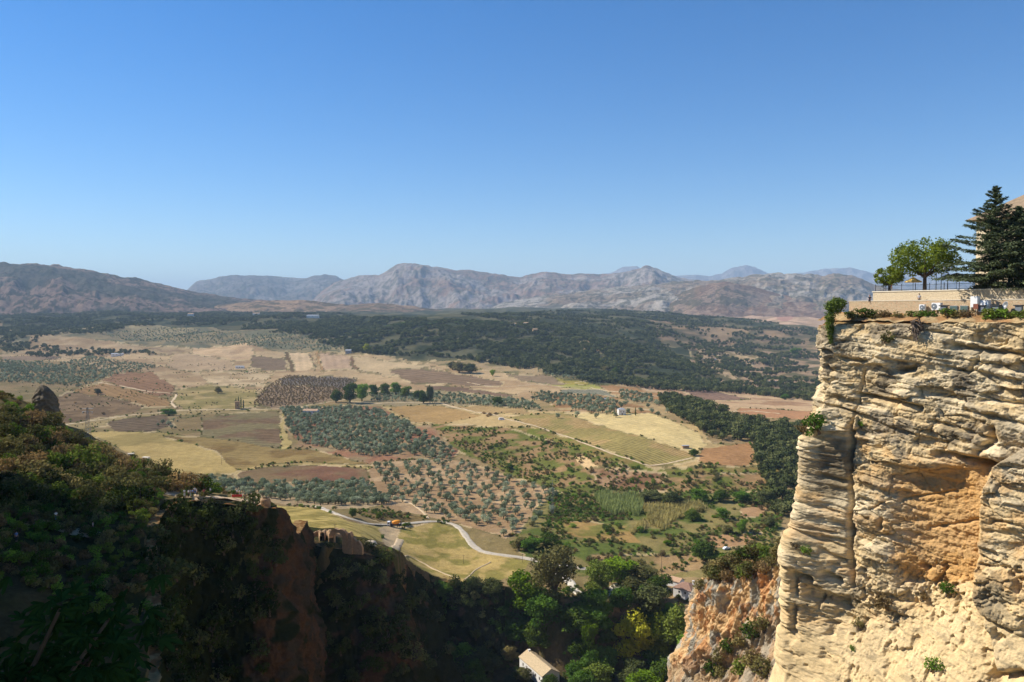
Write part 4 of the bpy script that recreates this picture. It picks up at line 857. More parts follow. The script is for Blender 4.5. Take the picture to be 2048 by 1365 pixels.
# mid-distance trees: px, foot py, height px, width px, kind, label
MT = [(700, 806, 40, 30, 'green', 'tallest pine of the clump, beside the bend of the farm track'), (724, 803, 36, 30, 'deep', 'second tall pine of the clump by the farm track'), (672, 806, 28, 26, 'green', 'smaller pine at the left end of the clump by the farm track'),
      (748, 794, 26, 22, 'deep', 'green tree right behind the tall pine clump'), (770, 792, 26, 24, 'green', 'green tree on the low rise behind the olive strip'), (792, 790, 26, 26, 'deep', 'rounded green tree midway along the low rise'),
      (812, 796, 24, 24, 'green', 'dark rounded tree near the right end of the low rise'), (836, 800, 20, 22, 'green', 'last low tree of the rise, left of the dark cypress'), (847, 808, 26, 20, 'green', 'short tree directly left of the dark cypress'), (860, 808, 38, 16, 'oak', 'dark conical conifer at the road corner'),
      (338, 832, 15, 34, 'deep', 'broad dark green bush beside the white track junction'), (196, 789, 12, 16, 'scrub', 'lone shrubby tree on the reddish plough land'), (436, 787, 14, 17, 'scrub', 'lone dusty tree in the pale meadow above the stone tower'), (995, 812, 18, 26, 'green', 'round fresh green tree in the olive strip'),
      (734, 706, 18, 20, 'gold', 'yellowing poplar at the foot of the wooded scarp'), (748, 706, 14, 14, 'scrub', 'thin pale poplar next to the yellowing one'), (918, 746, 24, 30, 'scrub', 'brown-green thicket tree at the field corner below the scarp'), (940, 748, 22, 30, 'oak', 'dark tree in the field corner thicket'), (905, 740, 18, 22, 'scrub', 'dusty tree at the left of the field corner thicket'),
      (1212, 748, 16, 18, 'scrub', 'light yellow-green tree at the foot of the scarp'), (1232, 750, 16, 18, 'green', 'green tree beside the light yellow one at the foot of the scarp'), (985, 753, 14, 12, 'bright', 'small poplar beside the field corner thicket'),
      (1554, 788, 8, 10, 'green', 'lone little tree standing in the brown field by the cliff'), (1388, 912, 15, 22, 'green', 'bush between the straw field and the small striped vineyard'), (1300, 1002, 22, 50, 'oak', 'dark hedge-like tree left of the biggest evergreen'), (1400, 1005, 28, 36, 'deep', 'dense tree right of the biggest dark evergreen'),
      (1440, 1004, 26, 34, 'green', 'green tree in the row towards the great cliff'), (1485, 1006, 26, 38, 'deep', 'dense green tree second from the great cliff'), (1530, 1012, 34, 40, 'oak', 'dark tree closest to the great cliff in its row'), (1385, 1042, 26, 34, 'green', 'loose tree below the straw coloured reeds'),
      (1446, 1040, 26, 30, 'deep', 'dark round tree on the terrace below the tree row'), (1484, 1066, 28, 22, 'deep', 'upright tree beside the ochre plot'), (1455, 1068, 18, 26, 'scrub', 'grey-green bush tree left of the ochre plot'), (1540, 1055, 22, 26, 'oak', 'dark bush tree next to the great cliff above the white car'),
      (1500, 1108, 18, 28, 'green', 'green bush tree right of the parked white car'), (1438, 1126, 20, 32, 'bright', 'bright green bush under the white car'), (1335, 1092, 12, 20, 'bright', 'yellow-green bush on the grassy terraces'), (1020, 940, 14, 18, 'green', 'bush on the scrubby bank above the grove'), (705, 1035, 20, 16, 'green', 'lone green tree on the road bank left of the mixer truck'),
      (757, 1038, 14, 12, 'green', 'small sapling on the bank just above the mixer truck'), (1570, 800, 12, 20, 'deep', 'tree in the creek line left of the cliff'), (1590, 712, 16, 24, 'deep', 'dark tree group on the far slope beside the cliff edge')]
for px, py, hp, wp, k, lab in MT:
    p = at(px, py, 380); q = p.y / F; put_tree('tree', random.choice(broad[k]), p - Vector((0, 0, .3)), hp * q, wp * q, lab, 'tree')
for k in range(4):
    p = at(472 + k * 5, 817, 500); o = link('cypress', cyp_m, None, p); o.scale = (1.2, 1.2, (1.5, 1.8, 1.7, 1.3)[k]); tag(o, 'slim dark cypress beside the ruined stone tower in the fields', 'cypress', 'cypresses by the stone tower')
pq = at(1271, 832, 500); o = link('cypress', cyp_m, None, pq); tag(o, 'slim lone cypress right of the small white cottage on the plateau', 'cypress')
# olives round the cottage on the plateau
for k, (px, py) in enumerate([(1155, 833), (1192, 838), (1205, 826), (1222, 820), (1232, 836), (1256, 828), (1282, 826), (1296, 816), (1304, 828), (1316, 834), (1250, 812), (1268, 806), (1226, 806), (1290, 804), (1318, 812), (1180, 822), (1335, 826), (1116, 838)]):
    o = link('olive_tree', olive_m[k % 4], None, at(px, py, 500), k * 1.3); o.scale = (1.35,) * 3; tag(o, 'round grey-green olive tree near the small white cottage on the plateau', 'olive tree', 'olives round the plateau cottage')
# shrubs: bluff, banks, terraces
def pixpts(poly, n, ymin, seed, gap=0):
    r = random.Random(seed); xs = [p[0] for p in poly]; ys = [p[1] for p in poly]; out = []; used = []; tries = 0
    while len(out) < n and tries < n * 12:
        tries += 1; x, y = r.uniform(min(xs), max(xs)), r.uniform(min(ys), max(ys))
        if not inpoly(poly, np.array([x]), np.array([y]))[0] or any((x - a) ** 2 + (y - b) ** 2 < gap * gap for a, b in used): continue
        p = at(x, y, ymin); used.append((x, y)); out.append((p.x, p.y, p.z - .15))
    return np.array(out)
def clifpts(surf, poly, n, seed, gap):
    r = random.Random(seed); xs = [p[0] for p in poly]; ys = [p[1] for p in poly]; out = []; used = []; tries = 0
    while len(out) < n and tries < n * 12:
        tries += 1; x, y = r.uniform(min(xs), max(xs)), r.uniform(min(ys), max(ys))
        if not inpoly(poly, np.array([x]), np.array([y]))[0] or any((x - a) ** 2 + (y - b) ** 2 < gap * gap for a, b in used): continue
        p = on(surf, x, y); used.append((x, y)); out.append((p.x, p.y, p.z - .6))
    return np.array(out)
crest = [(0, 800), (60, 838), (120, 862), (180, 898), (260, 925), (330, 955), (420, 985), (440, 986), (350, 984), (300, 985), (180, 1010), (0, 985)]
b1 = pixpts(crest, 120, 0, 71, 14); b2 = pixpts([(0, 940), (240, 985), (330, 1005), (250, 1050), (0, 1040)], 34, 0, 72, 14)
b3 = clifpts(BC, [(300, 1010), (540, 1020), (560, 1090), (520, 1365), (330, 1365), (300, 1100)], 70, 73, 18)
b4 = clifpts(GC, [(600, 1105), (780, 1108), (800, 1160), (830, 1365), (650, 1365), (610, 1140)], 44, 74, 18)
b5 = clifpts(GC, [(800, 1130), (960, 1180), (1010, 1190), (980, 1300), (820, 1340), (700, 1365)], 44, 75, 17)
for arr, lab, grp, s0, s1 in [(b1, 'scrubby bush among many on the sunlit crest of the near slope', 'bushes on the sunlit near slope', .5, 1.9), (b2, 'bush in the half shade below the crest of the near slope', 'bushes in half shade on the near slope', .7, 1.4),
                              (b3, 'dark bush hanging on the shaded cliff under the lookout path', 'bushes on the shaded cliff', .8, 1.6), (b4, 'bush growing on the crag below the ruined gate', 'bushes on the gate crag', .7, 1.5), (b5, 'bush on the shaded rim below the meadow', 'bushes below the meadow rim', 1, 1.7)]:
    plant('bush', duller if arr is b1 else (shade_bush_m if arr is b2 or arr is b3 or arr is b4 or arr is b5 else bush_m), arr, s0, s1, lab, 'bush', grp, int(s0 * 100) + len(arr))
sh = [(pixpts([(865, 852), (940, 856), (1010, 862), (1100, 885), (1200, 915), (1300, 945), (1590, 942), (1600, 990), (1330, 985), (1200, 985), (1110, 980), (1020, 948), (930, 900)], 150, 380, 81, 5), ('low green shrub dotting the scrubby bank under the vineyard plateau', 'shrubs on the scrubby bank')),
      (pixpts([(1100, 1000), (1560, 985), (1550, 1130), (1400, 1150), (1200, 1140), (1100, 1110), (1010, 1090)], 110, 330, 82, 9), ('shrub on the rough grassy terraces left of the great cliff', 'shrubs on the grassy terraces')),
      (pixpts([(0, 700), (560, 745), (500, 830), (130, 860), (100, 780)], 36, 500, 83, 8), ('small dark shrub among the ploughed fields', 'shrubs among the ploughed fields'))]
SH = []
for i, (arr, (lab, grp)) in enumerate(sh): SH += plant('shrub', shrub_m, arr, .9, 2.3, lab, 'shrub', grp, 90 + i)
srcs = [o for o in SH[:14:2]]
grp_ = []
for poly, sp, kw in [(([(865, 852), (940, 854), (1010, 858), (1130, 882), (1300, 945), (1540, 940), (1550, 1000), (1330, 1000), (1200, 990), (1110, 985), (1020, 948), (930, 905)]), 4.2, dict(seed=91, mask=patchy(20, .46, 31))),
                     (([(1100, 985), (1560, 985), (1550, 1150), (1200, 1150), (1010, 1090), (1090, 1030)]), 3.4, dict(seed=92, ymin=330, mask=patchy(14, .5, 32))),
                     (([(1110, 985), (1200, 992), (1270, 1040), (1180, 1045), (1090, 1045)]), 2.6, dict(seed=93, ymin=330)),
                     (([(700, 1018), (860, 1032), (850, 1042), (700, 1035)]), 3.2, dict(seed=94, ymin=330, mask=patchy(10, .45, 33))),
                     (([(0, 780), (140, 850), (260, 915), (480, 990), (480, 1000), (300, 1000), (0, 1040)]), 2.6, dict(seed=95, ymin=100, mask=lambda x, y, px, py: (y < 300) & (fbm(x / 7, y / 7, 3, 46) > .5))),
                     (([(560, 1088), (780, 1098), (800, 1200), (600, 1200)]), 2.6, dict(seed=96, ymin=230, mask=lambda x, y, px, py: y < 320)),
                     (([(0, 700), (100, 690), (560, 745), (500, 830), (130, 860), (0, 800)]), 12, dict(seed=97, ymin=500, mask=patchy(40, .6, 34)))]:
    grp_.append(scatter(poly, sp, .6, None, **kw))
grp_.append(scatter([(-60, 990), (330, 990), (320, 1365), (320, 1500), (-60, 1500)], 2.0, .6, None, seed=101, ymin=62, mask=lambda x, y, px, py: (y < 190) & (fbm(x / 6, y / 6, 3, 44) > .3)))
grp_.append(scatter([(820, 1180), (1400, 1170), (1400, 1500), (820, 1500)], 2.6, .6, None, seed=102, ymin=230, mask=lambda x, y, px, py: (fbm(x / 9, y / 9, 3, 45) > .4) & ~((px > 1035) & (px < 1125) & (py > 1290))))
mi_ = MARG[np.random.default_rng(3).integers(0, len(MARG), 1500)]; grp_.append(np.stack([GX[mi_[:, 0], mi_[:, 1]], DY[mi_[:, 0], mi_[:, 1]], GZ[mi_[:, 0], mi_[:, 1]]], 1))
gn_stuff('undergrowth', np.concatenate([g for g in grp_ if len(g)]), srcs, .5, 1.25, 98)
for poly, m_, n_, h_, sd_, nm_ in [([(1188, 996), (1206, 990), (1240, 996), (1266, 990), (1286, 1008), (1279, 1036), (1250, 1028), (1228, 1034), (1204, 1020)], L_reed, 2600, 5.0, 1, 'green_reeds'),
                              ([(1285, 1014), (1400, 1008), (1412, 1020), (1345, 1044), (1330, 1062), (1300, 1052)], L_tan, 2600, 3.6, 2, 'straw_reeds'), ([(1268, 1060), (1285, 1045), (1288, 1064), (1262, 1068)], L_tan, 300, 3.4, 3, 'pale_reeds')]:
    r = np.random.default_rng(sd_); base = scatter(poly, 1.0, .7, None, 100 + sd_, 330); base = base[r.integers(0, len(base), n_)]
    base = base + np.c_[r.normal(size=(n_, 2)) * .5, np.zeros(n_)]; th_ = r.uniform(0, math.pi, n_); hh = h_ * r.uniform(.55, 1.1, n_); w_ = .22
    s_ = np.c_[np.cos(th_), np.sin(th_), np.zeros(n_)] * w_; lean = r.normal(size=(n_, 3)) * .18 * hh[:, None]; lean[:, 0] += .3 * hh * .4; lean[:, 2] = hh
    V = np.stack([base - s_, base + s_, base + lean + s_ * .6, base + lean - s_ * .6], 1).reshape(-1, 3)
    tag(link(nm_, mesh_np(nm_, V, np.arange(n_ * 4).reshape(-1, 4), m_)), kind='stuff')
# plants on the great cliff and the crag
CB = [(1634, 858, 2.6, 2, 'dry round bush on the ledge of the great cliff'), (1604, 862, 1.6, 1, 'straw tussock at the outer end of the cliff ledge'), (1720, 858, 1.1, 2, 'small bush in the crack of the great cliff'), (1772, 1216, 1.9, 1, 'grey bush at the top of the scree, left of the next one'), (1889, 1190, 1.6, 2, 'dark bush at the top of the scree under the orange hollow'),
      (1713, 1254, 1.4, 0, 'small bush low on the scree'), (1862, 1340, 1.7, 2, 'bush near the bottom edge on the scree'), (1605, 1108, 1.2, 2, 'tuft on the lower face, left of its twin'), (1588, 1098, 1.0, 1, 'tuft on the lower face nearer the outer edge'), (1768, 685, 1.5, 0, 'dry tuft hanging below the brow of the cliff'), (1845, 1195, 1.0, 1, 'faint tuft at the edge of the orange hollow'), (1700, 1300, .8, 2, 'tiny tuft on the pale scree')]
for px, py, s, k, lab in CB:
    o = link('shrub', shrub_m[(3, 2, 4)[k]], None, on(RC, px, py)); o.scale = (s * .75,) * 3; o.rotation_euler = (0, -.5, px); tag(o, lab, 'shrub')
SB = [(1525, 1262, 3.2, 2), (1500, 1275, 3.2, 0), (1476, 1290, 3.0, 2), (1452, 1305, 3.0, 0), (1438, 1325, 3.0, 2), (1425, 1345, 3.0, 0), (1500, 1335, 3.4, 2), (1480, 1345, 3.2, 0), (1520, 1348, 3.4, 1), (1510, 1325, 3.0, 3), (1440, 1350, 2.4, 2), (1395, 1178, 2.4, 1), (1415, 1150, 2.6, 1), (1455, 1140, 3.2, 2), (1480, 1128, 3.4, 0), (1500, 1118, 3.4, 2), (1520, 1108, 3.6, 0), (1540, 1090, 3.6, 2), (1470, 1118, 3.2, 1), (1535, 1125, 3.4, 0), (1548, 1065, 3.4, 2)]
rs_ = random.Random(12)
SB += [(rs_.uniform(1400, 1545), rs_.uniform(1085, 1158), rs_.uniform(1.6, 3.4), rs_.choice((1, 2, 1, 3, 0))) for _ in range(40)]
for i, (px, py, s, k) in enumerate(SB):
    low_ = py > 1240; o = link('bush', [bush_m[0], duller[0], duller[2], duller[1]][k % 4], None, on(SP_, px, py)); o.scale = (s * .42,) * 3; o.rotation_euler = (0, 0, px)
    tag(o, 'bush in the green band along the foot of the orange crag' if low_ else 'bush on the slope above the crest of the orange crag', 'bush', 'bushes at the foot of the crag' if low_ else 'bushes above the crag')
# ------------------------------------------------------------------ roads and tracks draped on the ground
def ribbon(name, pts, w, mat, ymin=380, lift=.12, kind='structure', step=3.0):
    c = [at(x, y, ymin) for x, y in pts]; q = np.array([(v.x, v.y) for v in c]); s = np.r_[0, np.cumsum(np.linalg.norm(np.diff(q, axis=0), axis=1))]
    u = np.arange(0, s[-1], step); k = np.hanning(9); k /= k.sum()
    xs, ys = np.interp(u, s, q[:, 0]), np.interp(u, s, q[:, 1]); xs = np.convolve(np.pad(xs, 4, mode='reflect', reflect_type='odd'), k, 'valid'); ys = np.convolve(np.pad(ys, 4, mode='reflect', reflect_type='odd'), k, 'valid')
    tx, ty = np.gradient(xs), np.gradient(ys); L = np.hypot(tx, ty) + 1e-9; nx, ny = -ty / L, tx / L
    ac = np.linspace(-1, 1, 7); wv = w / 2 * (1 + .45 * (fbm(u / 6, u * 0, 4, 3) - .5) * 2)
    X = xs[:, None] + nx[:, None] * ac * wv[:, None]; Y = ys[:, None] + ny[:, None] * ac * wv[:, None]
    Z = Hn(X, Y) ; Z = np.maximum(Z, np.roll(Z, 1, 1)); Z = Z + lift + np.where(np.abs(ac) > .99, -lift - .1, 0)
    return tag(link(name, mesh_np(name, np.stack([X, Y, Z], -1).reshape(-1, 3), grid_faces(*X.shape), mat, True)), kind=kind)
M_road = simple('pale_road', C(170, 156, 134), .9, .2, .5); M_track = simple('dirt_track', C(184, 158, 120), .95, .2, .3); M_conc = simple('concrete', C(206, 192, 168), .9, .15, .5)
ribbon('road', [(634, 1013), (660, 1024), (690, 1036), (735, 1049), (770, 1050), (815, 1048), (850, 1044), (885, 1043), (908, 1049), (925, 1063), (936, 1080), (950, 1097), (975, 1108), (1015, 1113), (1050, 1117), (1085, 1125), (1130, 1133), (1180, 1140)], 3.7, M_road, 300, .35)
ribbon('lower_road', [(1085, 1125), (1110, 1140), (1135, 1160), (1150, 1180), (1165, 1196), (1190, 1202), (1215, 1185), (1245, 1165), (1290, 1160)], 4.6, M_conc, 300, .4)
for i, (pts, w, y0) in enumerate([([(118, 852), (160, 846), (200, 840), (260, 831), (318, 826), (360, 822), (400, 820), (480, 820), (560, 818)], 6, 500), ([(352, 816), (342, 806), (350, 796), (354, 788), (330, 786), (300, 784), (240, 772), (190, 765)], 6, 700),
                                  ([(560, 818), (600, 815), (640, 808), (670, 803), (692, 800), (700, 790), (692, 783)], 5, 600), ([(740, 808), (800, 806), (880, 806), (905, 814), (940, 822), (1000, 832)], 6, 600), ([(700, 803), (740, 808)], 5, 600),
                                  ([(1000, 836), (1040, 845), (1080, 856), (1130, 872), (1180, 892), (1240, 914), (1300, 934), (1350, 925), (1388, 916)], 4, 500), ([(1130, 824), (1170, 821), (1240, 815), (1320, 822)], 5, 600), ([(935, 765), (990, 775), (1060, 770), (1130, 768), (1180, 762)], 6, 800),
                                  ([(1080, 770), (1130, 775), (1180, 775), (1240, 785), (1262, 800)], 6, 800), ([(786, 1098), (812, 1108), (845, 1125), (880, 1145), (928, 1160)], 1.8, 300), ([(928, 1160), (950, 1140), (985, 1122)], 1.2, 300), ([(800, 1080), (790, 1098), (776, 1108)], 6, 300),
                                  ([(752, 985), (770, 990), (800, 996), (830, 1012), (850, 1028), (858, 1040)], 3.2, 380), ([(1560, 828), (1500, 822), (1440, 826), (1400, 832)], 5, 600)]):
    ribbon('track', pts, w * .62, M_track, y0, .22)
# near paths of the bluff
M_path = simple('path_dust', C(190, 160, 122), .95, .15, .6)
ribbon('footpath', [(330, 984), (360, 992), (400, 998), (440, 998), (470, 1002), (500, 1006), (535, 1012)], 3.6, M_path, 100, .3, step=1.0)
ribbon('footpath', [(0, 1050), (60, 1045), (110, 1050), (160, 1068), (200, 1072)], 3.0, M_path, 100, .3, step=1.0)

# ------------------------------------------------------------------ buildings
M_white = simple('whitewash', (.66, .64, .60), .85, .08, 1.2); M_tile = simple('roof_tiles', C(176, 140, 108), .9, .25, 2.5, bump=.15); M_oldtile = simple('old_roof_tiles', C(176, 154, 120), .95, .3, 2.2, bump=.2)
M_brown = simple('brown_roof_tiles', C(136, 104, 84), .9, .25, 2.5, bump=.15); M_dark = simple('dark_opening', (.03, .03, .035), .3, .1, 2); M_frame = simple('painted_frame', (.25, .18, .12), .6, .1, 2)
M_stone = simple('rubble_stone', C(158, 126, 90), .95, .3, 1.2, bump=.3); M_grey = simple('grey_sheet', C(150, 150, 150), .6, .1, 1); M_door = simple('wooden_door', (.12, .07, .04), .6, .2, 3); M_steel = simple('galvanised_steel', (.28, .29, .30), .5, .1, 1, .4)
def house(name, label, loc, rz, L, W, H, rh, wall, roof, wins=(), door=None, chim=None, hip=False, over=.35, cat='house', shed=False):
    """gabled or hipped house; local x along the ridge, -y is the front. wins: (side, x, z, w, h)"""
    e = empty(name, loc, rz); tag(e, label, cat); l, w = L / 2, W / 2; b = MB()
    if hip or shed: b.box((0, 0, H / 2 - 1), (L, W, H + 2))
    else: b.prism([(-l, -w, -2), (-l, w, -2), (-l, w, H), (-l, 0, H + rh), (-l, -w, H)], (L, 0, 0))
    b.build('wall', wall, e); r = MB(); t = .22; lo, wo = l + over, w + over; drop = rh * over / w
    if shed: r.box((0, 0, H + .12), (L + .5, W + .5, .24))
    elif hip:
        a = [(-lo, -wo, H), (lo, -wo, H), (lo, wo, H), (-lo, wo, H)]; k = max(l - w * .9, .2); c = [(-k, 0, H + rh), (k, 0, H + rh)]
        A_ = [r.bm.verts.new(p) for p in a]; C_ = [r.bm.verts.new(p) for p in c]
        for f in ((A_[0], A_[1], C_[1], C_[0]), (A_[1], A_[2], C_[1]), (A_[2], A_[3], C_[0], C_[1]), (A_[3], A_[0], C_[0]), (A_[3], A_[2], A_[1], A_[0])): r.bm.faces.new(f)
    else:
        for sgn in (-1, 1): r.prism([(-lo, sgn * wo, H - drop + .02), (-lo, 0, H + rh + .02), (-lo, 0, H + rh + .02 + t), (-lo, sgn * wo, H - drop + .02 + t)], (2 * lo, 0, 0))
    ro = r.build('roof', roof, e)
    if not shed and L > 9 and not hip:
        q = MB(); q.tube((-lo, 0, H + rh + t), (lo, 0, H + rh + t), .16); q.build('ridge_cap', roof, ro)
    if chim: q = MB(); q.box((chim[0], chim[1], H + rh * .8 + .3), (.8, .8, 1.6)); q.box((chim[0], chim[1], H + rh * .8 + 1.2), (1.0, 1.0, .2)); q.build('chimney', wall, ro)
    def opening(nm, side, x, z, ww, hh, mat):
        if side in ('f', 'b'): s = -1 if side == 'f' else 1; c, d = (x, s * (w + .01), z), (ww, .12, hh); c2, d2 = (x, s * (w + .03), z), (ww * .8, .14, hh * .82)
        else: s = -1 if side == 'l' else 1; c, d = (s * (l + .01), x, z), (.12, ww, hh); c2, d2 = (s * (l + .03), x, z), (.14, ww * .8, hh * .82)
        q = MB(); q.box(c, d); f = q.build(nm, M_frame, e); q = MB(); q.box(c2, d2); q.build('pane' if nm == 'window' else 'leaf_panel', mat, f)
    for wdw in wins: opening('window', *wdw, M_dark)
    if door: opening('door', door[0], door[1], 1.05, 1.1, 2.1, M_door)
    return e
pA = at(1078, 1352, 300)
house('tiled_house', 'long white house with an old mossy tiled roof at the bottom of the gorge', (pA.x, pA.y, pA.z + 1.0), math.atan2(-20, 10), 21, 8.2, 3.8, 2.3, M_white, M_oldtile,
      [('b', x, 1.9, .9, 1.2) for x in (-7, -3.5, .5, 4.5)] + [('f', x, 1.9, .9, 1.2) for x in (-7, -3.5, .5, 4.5, 8)] + [('r', 0, 3.2, .9, .9)], ('f', -1.6), (-9, 0))
pB = at(1368, 1199, 300)
house('white_house', 'white house with a brown hipped roof behind the orange crag', (pB.x + 2, pB.y + 3, pB.z + .3), math.atan2(-6.6, 7.5), 9.5, 9, 4.6, 2.2, M_white, M_brown, [('f', -1.6, 3.1, .9, 1.0), ('f', 1.6, 3.1, .9, 1.0), ('r', -2, 2.8, .8, .9), ('r', 2, 2.8, .8, .9)], ('r', 0), (2.5, 1.5), hip=True)
pB2 = at(1352, 1176, 300); house('annexe', 'low tiled annexe adjoining the white house under the crag', (pB2.x, pB2.y + 4, pB2.z), math.atan2(-6.6, 7.5), 8, 5, 2.8, 1.2, M_white, M_tile, [('f', 0, 1.6, .8, .8)], cat='outbuilding')
p = at(622, 829, 600); house('farmhouse', 'white farmhouse with a tiled roof in the corner of the dense olive grove', p, -.12, 19, 8, 5, 1.8, M_white, M_tile, [('f', x, 3.3, 1.4, 1.4) for x in (-6, -1, 5)], ('f', -8), (-6, 1))
p = at(609, 833, 600); q = MB(); q.box((p.x, p.y, p.z + .4), (9, 7, .8)); pool = q.build('swimming_pool', M_conc); tag(pool, 'small green-tarped pool left of the white farmhouse', 'pool'); q = MB(); q.box((p.x, p.y, p.z + .84), (8, 6, .1)); c_ = q.build('cover', simple('green_tarp', (.05, .30, .16), .6, .1, 1)); c_.parent = pool
p = at(1243, 830, 600); house('cottage', 'small white cottage with a pyramid roof among plateau olives', p, .1, 8, 7, 6, 1.6, M_white, M_grey, [('f', -1.5, 3.6, 1, 1.2), ('f', 1.5, 3.6, 1, 1.2)], ('f', 0), hip=True)
p = at(1207, 803, 600); house('white_hut', 'tiny white hut left of the plateau cottage at the vineyard corner', p, .2, 6, 4, 3.4, .8, M_white, M_grey, [('f', 0, 1.6, 1, 1)], cat='hut')
p = at(1371, 897, 500); house('field_shed', 'little grey shed with a sheet roof on the straw coloured field', p, .1, 5.5, 3, 2.0, .3, M_stone, M_grey, [('f', 0, 1.2, 3, .5)], cat='shed', shed=True)
p = at(475, 818, 600); house('stone_tower', 'roofless square stone tower ruin beside the dark cypresses', p, .3, 6, 6, 10, .2, M_stone, M_stone, [('f', 0, 5, 1.2, 1.6)], cat='ruin', shed=True)
for px, py, L, W, H, rz, lab, wm, rm in [(1546, 768, 24, 12, 6, .1, 'largest white villa across the creek, left of the cliff', M_white, M_tile), (1572, 772, 14, 9, 5, -.3, 'white outbuilding right of the largest villa across the creek', M_white, M_tile), (1424, 721, 20, 10, 5, .2, 'white farm on the bare far slope amid oaks', M_white, M_tile),
    (1028, 652, 24, 12, 6, 0, 'long white farm building on the wooded crest right of the umbrella pines', M_white, M_tile), (1052, 651, 18, 12, 6, .1, 'pale farm building right of the long one on the wooded crest', M_white, M_tile), (1070, 666, 13, 10, 9, .2, 'pale square ruin standing out of the wooded scarp', M_stone, M_stone),
    (697, 707, 14, 9, 7, 0, 'grey gabled barn at the top of the pale striped field', M_grey, M_grey), (235, 712, 28, 12, 5, .2, 'low pale greenhouse in the left basin', M_white, M_grey), (480, 737, 18, 7, 4, 0, 'blue-grey roofed shed beside the walled green plot', M_white, M_grey),
    (513, 631, 34, 16, 9, 0, 'white farm on the skyline left of the umbrella pines', M_white, M_tile), (382, 632, 26, 14, 8, 0, 'tiny white house under the wooded hill', M_white, M_tile), (626, 636, 46, 16, 8, 0, 'long white hall at the foot of the tan hills', M_white, M_grey)]:
    p = at(px, py, 900); house('farm_building', lab, p, rz, L, W, H, H * .35, wm, rm, [('f', x, H * .55, 1.8, 1.8) for x in (-L * .3, 0, L * .3)])
# ------------------------------------------------------------------ ruins and crags
def rubble(name, label, cat, pts, h, th, seed, ymin, parent=None, ragged=.45):
    """broken masonry wall along photograph points; solid with an uneven crest"""
    c = [at(x, y, ymin) for x, y in pts]; q = np.array([(v.x, v.y, v.z) for v in c]); s = np.r_[0, np.cumsum(np.linalg.norm(np.diff(q[:, :2], axis=0), axis=1))]; u = np.arange(0, s[-1] + .3, .3)
    xs, ys, zs = (np.interp(u, s, q[:, k]) for k in range(3)); tx, ty = np.gradient(xs), np.gradient(ys); L = np.hypot(tx, ty); nx, ny = -ty / L, tx / L
    top = h * (1 - ragged * fbm(u / 1.3, u * 0 + seed, 4, seed) * 1.6 * 1); top = np.maximum(top, .3)
    prof = [(-1, -1.5), (-1, .55), (-.85, .9), (-.5, 1), (.5, .97), (.85, .88), (1, .5), (1, -1.5)]; V = []
    for i, (a, b) in enumerate(prof):
        jx_ = (fbm(u / .7, u * 0 + i * 3.1, 3, seed + i) - .5) * .5; off = a * th / 2 + jx_ * .6; V.append(np.stack([xs + nx * off, ys + ny * off, zs + (top * b if b > 0 else b) + jx_ * .4], -1))
    V = np.stack(V, 1); f = grid_faces(len(u), len(prof)); me = mesh_np(name, V.reshape(-1, 3), f, M_stone); return tag(link(name, me, parent), label, cat) if label else link(name, me, parent)
rubble('ruined_wall', 'long broken wall crossing behind the ruined gate', 'ruin', [(665, 1078), (690, 1074), (705, 1079)], 2.6, 1.0, 3, 240)
rubble('ruined_wall', 'roofless stone enclosure wall left of the ruined gate', 'ruin', [(590, 1070), (615, 1072), (640, 1074), (642, 1083)], 3.0, 1.0, 5, 240)
rubble('ruined_wall', 'low ragged wall beside the yellow field, farthest left of the ruins', 'ruin', [(568, 1062), (580, 1064), (596, 1067)], 2.6, 1.0, 7, 240)
rubble('ruined_wall', 'round-ended ruin fragment nearest the gate arch', 'ruin', [(644, 1082), (650, 1074), (660, 1076), (662, 1086)], 3.4, 1.4, 9, 240)
rubble('rim_parapet', 'pale stone parapet along the terrace beside the ruined gate', 'parapet', [(588, 1086), (612, 1090), (640, 1098)], 1.1, .5, 11, 230, ragged=.1)
pg = at(678, 1100, 235); ga = empty('ruined_gate', pg, -.25); tag(ga, 'ruined stone gate with a round arch on the crag', 'ruined gate')
q = MB(); prof = [(-3.4, -3), (-1.5, -3), (-1.5, 2.2)] + [(1.5 * math.cos(a), 2.2 + 1.5 * math.sin(a)) for a in np.linspace(math.pi, 0, 12)[1:-1]] + [(1.5, 2.2), (1.5, -3), (3.2, -3), (3.5, 1.2), (3.0, 3.4), (2.2, 4.6), (1.0, 5.0), (0, 4.7), (-1.2, 5.1), (-2.4, 4.4), (-3.2, 3.0), (-3.6, .8)]
q.prism([(x, -.6, z) for x, z in prof], (0, 1.2, 0)); q.build('arch', M_stone, ga)
q = MB(); q.prism([(3.5, -1.0, -3), (5.2, -1.0, -3), (5.0, -1.0, 2.6), (4.4, -1.0, 4.2), (3.7, -1.0, 4.0)], (0, 1.8, 0)); q.build('pier', M_stone, ga)
q = MB(); q.prism([(5.2, -.5, -3), (8.6, -.5, -3), (8.6, -.5, -.9), (8.2, -.5, .2), (7.2, -.5, 1.5), (6.4, -.5, 1.2), (5.8, -.5, 2.2), (5.1, -.5, 2.4)], (0, 1.1, 0)); q.build('side_wall', M_stone, ga)
for i_, (px, py, s_) in enumerate([(706, 1096, .8), (722, 1100, 1.0), (740, 1104, .9), (756, 1106, .8), (696, 1108, .8), (658, 1108, .7), (730, 1114, 1.0), (770, 1110, .8), (594, 1098, .8), (610, 1103, .9), (632, 1106, .7), (716, 1090, .6)]):
    o = link('bush', (duller[0], duller[2], shade_bush_m[0])[i_ % 3], None, at(px, py, 235)); o.scale = (s_,) * 3; tag(o, 'low bush crowding round the foot of the ruined gate', 'bush', 'bushes round the ruined gate')
